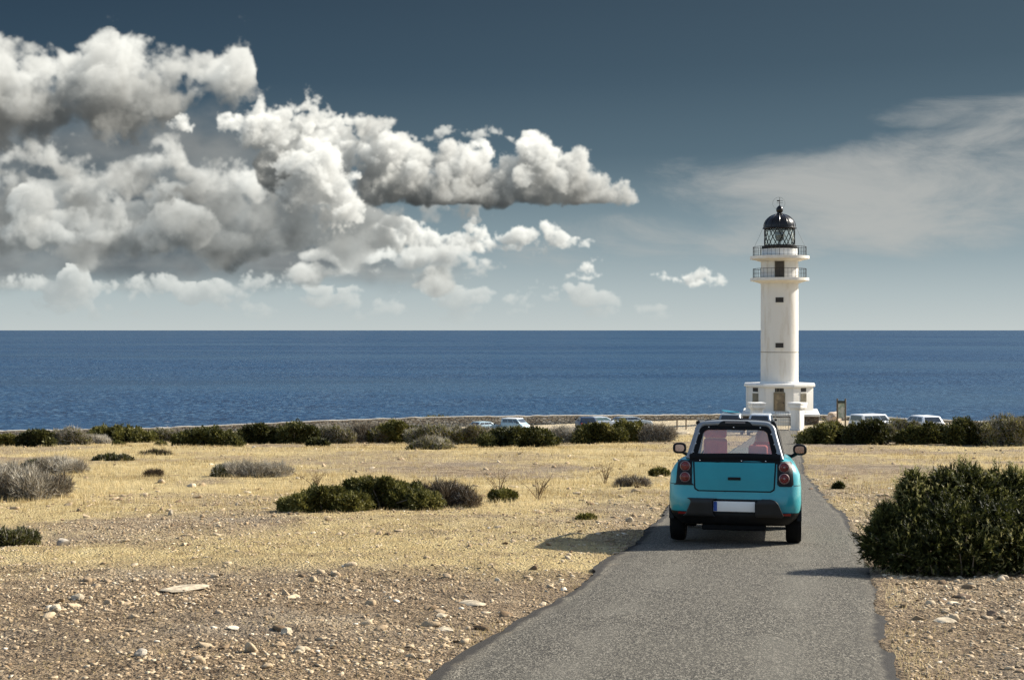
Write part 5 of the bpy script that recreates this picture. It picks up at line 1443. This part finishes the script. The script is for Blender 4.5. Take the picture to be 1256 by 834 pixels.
# ------------------------------------------------------------------ single rocks one can point to
ROCKM = plain('grey_rock', (.36, .31, .245), .9, vary=.35, scale=6, spec=.15, bump=.8, bscale=18)
PALE = plain('pale_limestone', (.42, .345, .24), .9, vary=.4, scale=9, spec=.15, bump=.8, bscale=18)
BROWN = plain('brown_rock', (.19, .13, .085), .9, vary=.3, scale=6, spec=.15, bump=.8, bscale=18)
ROCKS = [
    ('angular grey stone standing alone in the stony ground at left', 76, 668, 9, 7, ROCKM, .9),
    ('whitish stone in the stony ground near the left frame edge', 68, 752, 9, 6, PALE, .8),
    ('pale stone just above the whitish one near the left frame edge', 94, 738, 9, 5, PALE, .8),
    ('flat pale slab of bare limestone in the brown ground', 226, 723, 30, 2.6, PALE, .5),
    ('white topped stone in the brown ground left of the lane', 352, 780, 10, 6, PALE, .8),
    ('pale pointed stone near the bottom edge left of the lane', 366, 803, 9, 6, PALE, .9),
    ('grey stone sunk in dry soil near the bottom edge', 172, 812, 10, 6, ROCKM, .8),
    ('long flat pale slab close to the left edge of the lane', 580, 742, 18, 3.5, PALE, .5),
    ('pale flat stone below the long slab by the lane', 541, 757, 9, 3.5, PALE, .6),
    ('thin white slab lying below the pale flat stone', 548, 771, 13, 3, PALE, .5),
    ('pale rock on the left verge of the lane beside the car shadow', 771, 640, 6, 5.5, PALE, .9),
    ('dark brown rock on the right verge of the lane past the car', 996, 601, 5, 6, BROWN, .9),
    ('brown stone on bare ground in front of the big juniper', 1182, 735, 9, 4, BROWN, .7),
    ('flat pale stone in front of the juniper foot', 1163, 764, 20, 3, PALE, .5),
    ('dark small stone right of the flat pale one before the juniper', 1218, 760, 8, 4, BROWN, .7),
    ('white rock at the foot of the big grey dry bush', 36, 611, 10, 6, PALE, .8),
    ('small white pointed stone in the straw left of the middle clump', 209, 634, 4, 6, PALE, 1.0),
]
for i, (lab, px, foot, rw, rh, mt, fl) in enumerate(ROCKS):
    x, y = at_row(px, foot); k = y / 1744
    t = MB(); rock_mesh(t, (0, 0, rh * k * .35), (rw * k, rw * k * .8, rh * k), 40 + i, 3, 1.0, .3)
    o = t.build('rock', mt, None, smooth=True, angle=24); o.location = (x, y, float(ground_z(x, y))); o.rotation_euler = (0, 0, i * 1.3)
    tag(o, lab, 'rock', 'single rocks in the field')
sx2, sy2 = at_row(832, 532)
t = MB()
for k in range(9): rock_mesh(t, (-.85 + .21 * k, .08 * math.sin(k * 2.1), .07 + .05 * math.sin(k * 1.7)), (.22, .2, .15), 80 + k, 2, .9, .3)
t = MB(); rock_mesh(t, (0, 0, .05), (.86, .5, .22), 83, 3, 1, .35)
o = t.build('rock', PALE, None, smooth=True, angle=24); o.location = (sx2, sy2, float(ground_z(sx2, sy2))); tag(o, 'broad flat pale slab under the wooden rail', 'rock', 'single rocks in the field')
bx2, by2 = at_row(1021, 517.5)
t = MB(); rock_mesh(t, (0, 0, .5), (1.15, .8, .78), 90, 3, 1, .4)
o = t.build('rock', plain('pinkish_rock', (.46, .36, .27), .9, vary=.3, scale=3, spec=.15, bump=1, bscale=8), None, smooth=True, angle=24); o.location = (bx2, by2, float(ground_z(bx2, by2))); tag(o, 'big pinkish boulder behind the information sign', 'rock', 'single rocks in the field')

# ------------------------------------------------------------------ parked vehicles
CARWIN = plain('dark_car_window', (.020, .026, .030), .12, 0, .8, .2)
CARWIN2 = plain('green_car_window', (.10, .16, .15), .12, 0, .8, .2)
WHITEP = plain('white_car_paint', (.70, .71, .70), .3, 0, .5, .03)
SILVP = plain('silver_car_paint', (.50, .53, .55), .3, .3, .5, .04)
NAVY = plain('navy_car_paint', (.018, .035, .075), .3, 0, .6, .1)
PALEB = plain('pale_blue_car_paint', (.30, .40, .44), .3, .1, .5, .05)
GREYP = plain('grey_car_paint', (.26, .29, .30), .35, .3, .5, .05)
def vehicle(name, label, px, Y, head, paint, van=False, win=CARWIN, roof=None, L=3.9, Wd=1.70, H=1.48, cat='car', group='vehicles parked near the lighthouse', dz=0.0):
    x = (px - 628) / 1744 * Y; z = float(ground_z(x, Y)) + dz
    if abs(x - road_x(Y)) < ROAD_HALF: z = float(base_z(x, Y)) + .035
    t = thing(name, label, cat, (x, Y, z), (0, 0, R(head)), group)
    hl, hw = L / 2, Wd / 2; sh = .93 if not van else 1.0
    side = [(-hl, .30), (hl, .30), (hl, .62), (hl - .14, .80), (hl * .50 if not van else hl * .72, sh - .01), (-hl + .06, sh), (-hl - .02, .62)]
    SW = Matrix(((0, 0, 1, 0), (1, 0, 0, 0), (0, 1, 0, 0), (0, 0, 0, 1)))
    b = MB(); b.prism(side, -hw, hw, SW); b.build('body', paint, t, bevel=.07, segs=3)
    yb0, yb1 = -hl + .04, (hl * .50 if not van else hl * .74); yt0, yt1 = (-hl + .42, hl * .12) if not van else (-hl + .10, hl * .42)
    wb, wt = hw - .05, hw - (.20 if not van else .13)
    def ring_(f): return [(-(wb + (wt - wb) * f), yb0 + (yt0 - yb0) * f), (wb + (wt - wb) * f, yb0 + (yt0 - yb0) * f), (wb + (wt - wb) * f, yb1 + (yt1 - yb1) * f), (-(wb + (wt - wb) * f), yb1 + (yt1 - yb1) * f)]
    zc = lambda f: sh - .03 + (H - sh + .03) * f
    b = MB(); b.add([(x_, y_, zc(0)) for x_, y_ in ring_(0)] + [(x_, y_, zc(1)) for x_, y_ in ring_(1)], [(0, 3, 2, 1), (4, 5, 6, 7), (0, 1, 5, 4), (1, 2, 6, 5), (2, 3, 7, 6), (3, 0, 4, 7)])
    cb = b.build('cabin', paint, t, bevel=.06, segs=3)
    if roof:
        b = MB(); q = ring_(1); b.box(q[0][0] - .02, q[1][0] + .02, q[0][1], q[2][1], H - .02, H + .05); b.build('roof', roof, t, bevel=.02)
    def pane(edge, a0, a1, f0, f1):
        r0, r1 = ring_(f0), ring_(f1); i, j = edge; P = []
        for rr_, a, f in ((r0, a0, f0), (r0, a1, f0), (r1, a1, f1), (r1, a0, f1)):
            P.append(Vector((rr_[i][0] + (rr_[j][0] - rr_[i][0]) * a, rr_[i][1] + (rr_[j][1] - rr_[i][1]) * a, zc(f))))
        nrm = (P[1] - P[0]).cross(P[3] - P[0]).normalized(); b = MB()
        b.add([p + nrm * .012 for p in P] + [p - nrm * .03 for p in P], [(0, 1, 2, 3), (4, 7, 6, 5), (0, 4, 5, 1), (1, 5, 6, 2), (2, 6, 7, 3), (3, 7, 4, 0)])
        return b.build('window', win, t)
    pane((0, 1), .10, .90, .16, .86); pane((2, 3), .07, .93, .14, .90)
    for e, spans in (((1, 2), ((.08, .36), (.39, .66), (.69, .92))), ((3, 0), ((.08, .31), (.34, .61), (.64, .92)))):
        for a0, a1 in spans: pane(e, a0, a1, .18, .84)
    for s in (-1, 1):
        for y_ in (-hl * .62, hl * .62):
            M = Matrix.Translation((s * (hw - .08), y_, .31)) @ Matrix.Rotation(math.pi / 2, 4, 'Y'); h = .10
            w_ = bpy.data.objects.new('wheel', None); COL.objects.link(w_); w_.parent = t
            b = MB(); b.lathe([(.18, -h), (.29, -h), (.31, -h * .5), (.31, h * .5), (.29, h), (.18, h)], 20, M=M, closed=True); b.build('tyre', RUBBER, w_, smooth=True)
            b = MB(); b.lathe([(.185, s * h * .7), (.10, s * h * .9), (.001, s * h * .8)], 16, M=M); b.build('rim', STEEL, w_, smooth=True)
        b = MB(); b.box(s * (hw - .30), s * (hw - .10), -hl - .045, -hl + .02, .66, .82); b.build('tail_lamp', REDD, t, bevel=.02)
        b = MB(); b.box(s * (hw - .42), s * (hw - .12), hl - .06, hl + .02, .60, .74); b.build('headlight', PLATE, t, bevel=.02)
        b = MB(); b.box(s * (hw - .02), s * (hw + .16), yb1 - .35, yb1 - .25, sh, sh + .14); b.build('door_mirror', BLACKP, t, bevel=.02)
    return t
vehicle('parked_car', 'grey car with a turquoise board on its roof, parked beyond the open car', 897, 101, -12, GREYP, H=1.50, Wd=1.76)
vehicle('parked_car', 'silver car parked right of the one with the board, before the white pillars', 934, 100, -14, SILVP, H=1.50, Wd=1.74, L=4.1)
vehicle('parked_van', 'white van with dark side windows behind the dark shrub, right of the information sign', 1070, 110, -62, WHITEP, van=True, H=1.52, L=3.4, cat='van')
vehicle('parked_car', 'white hatchback with a wide dark rear window, behind shrubs at far right', 1129.5, 109, 14, WHITEP, H=1.40, Wd=1.85, L=3.9)
vehicle('parked_car', 'pale silver car at the far left of the parked vehicles', 595, 150, -50, PALEB, H=1.22, L=3.2, dz=0)
vehicle('parked_van', 'blue fronted van with a white roof and dark side windows', 632, 150, -118, PALEB, van=True, H=1.44, L=2.7, roof=WHITEP, cat='van')
vehicle('parked_car', 'dark navy car behind the middle of the shrub row', 719, 126, 4, NAVY, H=1.26, Wd=1.6, L=3.6)
vehicle('parked_car', 'silver car with greenish windows right of the navy one', 738, 128, -70, SILVP, win=CARWIN2, H=1.26, L=3.6)
vehicle('parked_car', 'grey car almost hidden behind the tall olive shrub', 775, 134, -70, GREYP, H=1.2, L=3.6)
bx3 = (896 - 628) / 1744 * 101; bz3 = float(ground_z(bx3, 101)) + 1.50
b = MB(); vs = []; fs = []; nb = 16
for j in range(nb + 1):
    f = j / nb * 2 - 1; w = .30 * max(.02, (1 - abs(f) ** 2.6)) ** .6; y_ = f * 1.25; zz = .10 + .03 * f * f
    for a in range(8):
        t_ = 2 * math.pi * a / 8; vs.append((w * math.cos(t_), y_, zz + .05 * math.sin(t_)))
for j in range(nb):
    for a in range(8): fs.append((j * 8 + a, j * 8 + (a + 1) % 8, (j + 1) * 8 + (a + 1) % 8, (j + 1) * 8 + a))
b.add(vs, fs + [tuple(range(8))[::-1], tuple(nb * 8 + a for a in range(8))])
sb2 = b.build('surfboard', plain('turquoise_board', (.03, .28, .36), .3, 0, .5, .05), None, smooth=True)
sb2.location = (bx3, 101, bz3); sb2.rotation_euler = (0, 0, R(18)); tag(sb2, 'turquoise board strapped across the roof of the grey parked car', 'surfboard')
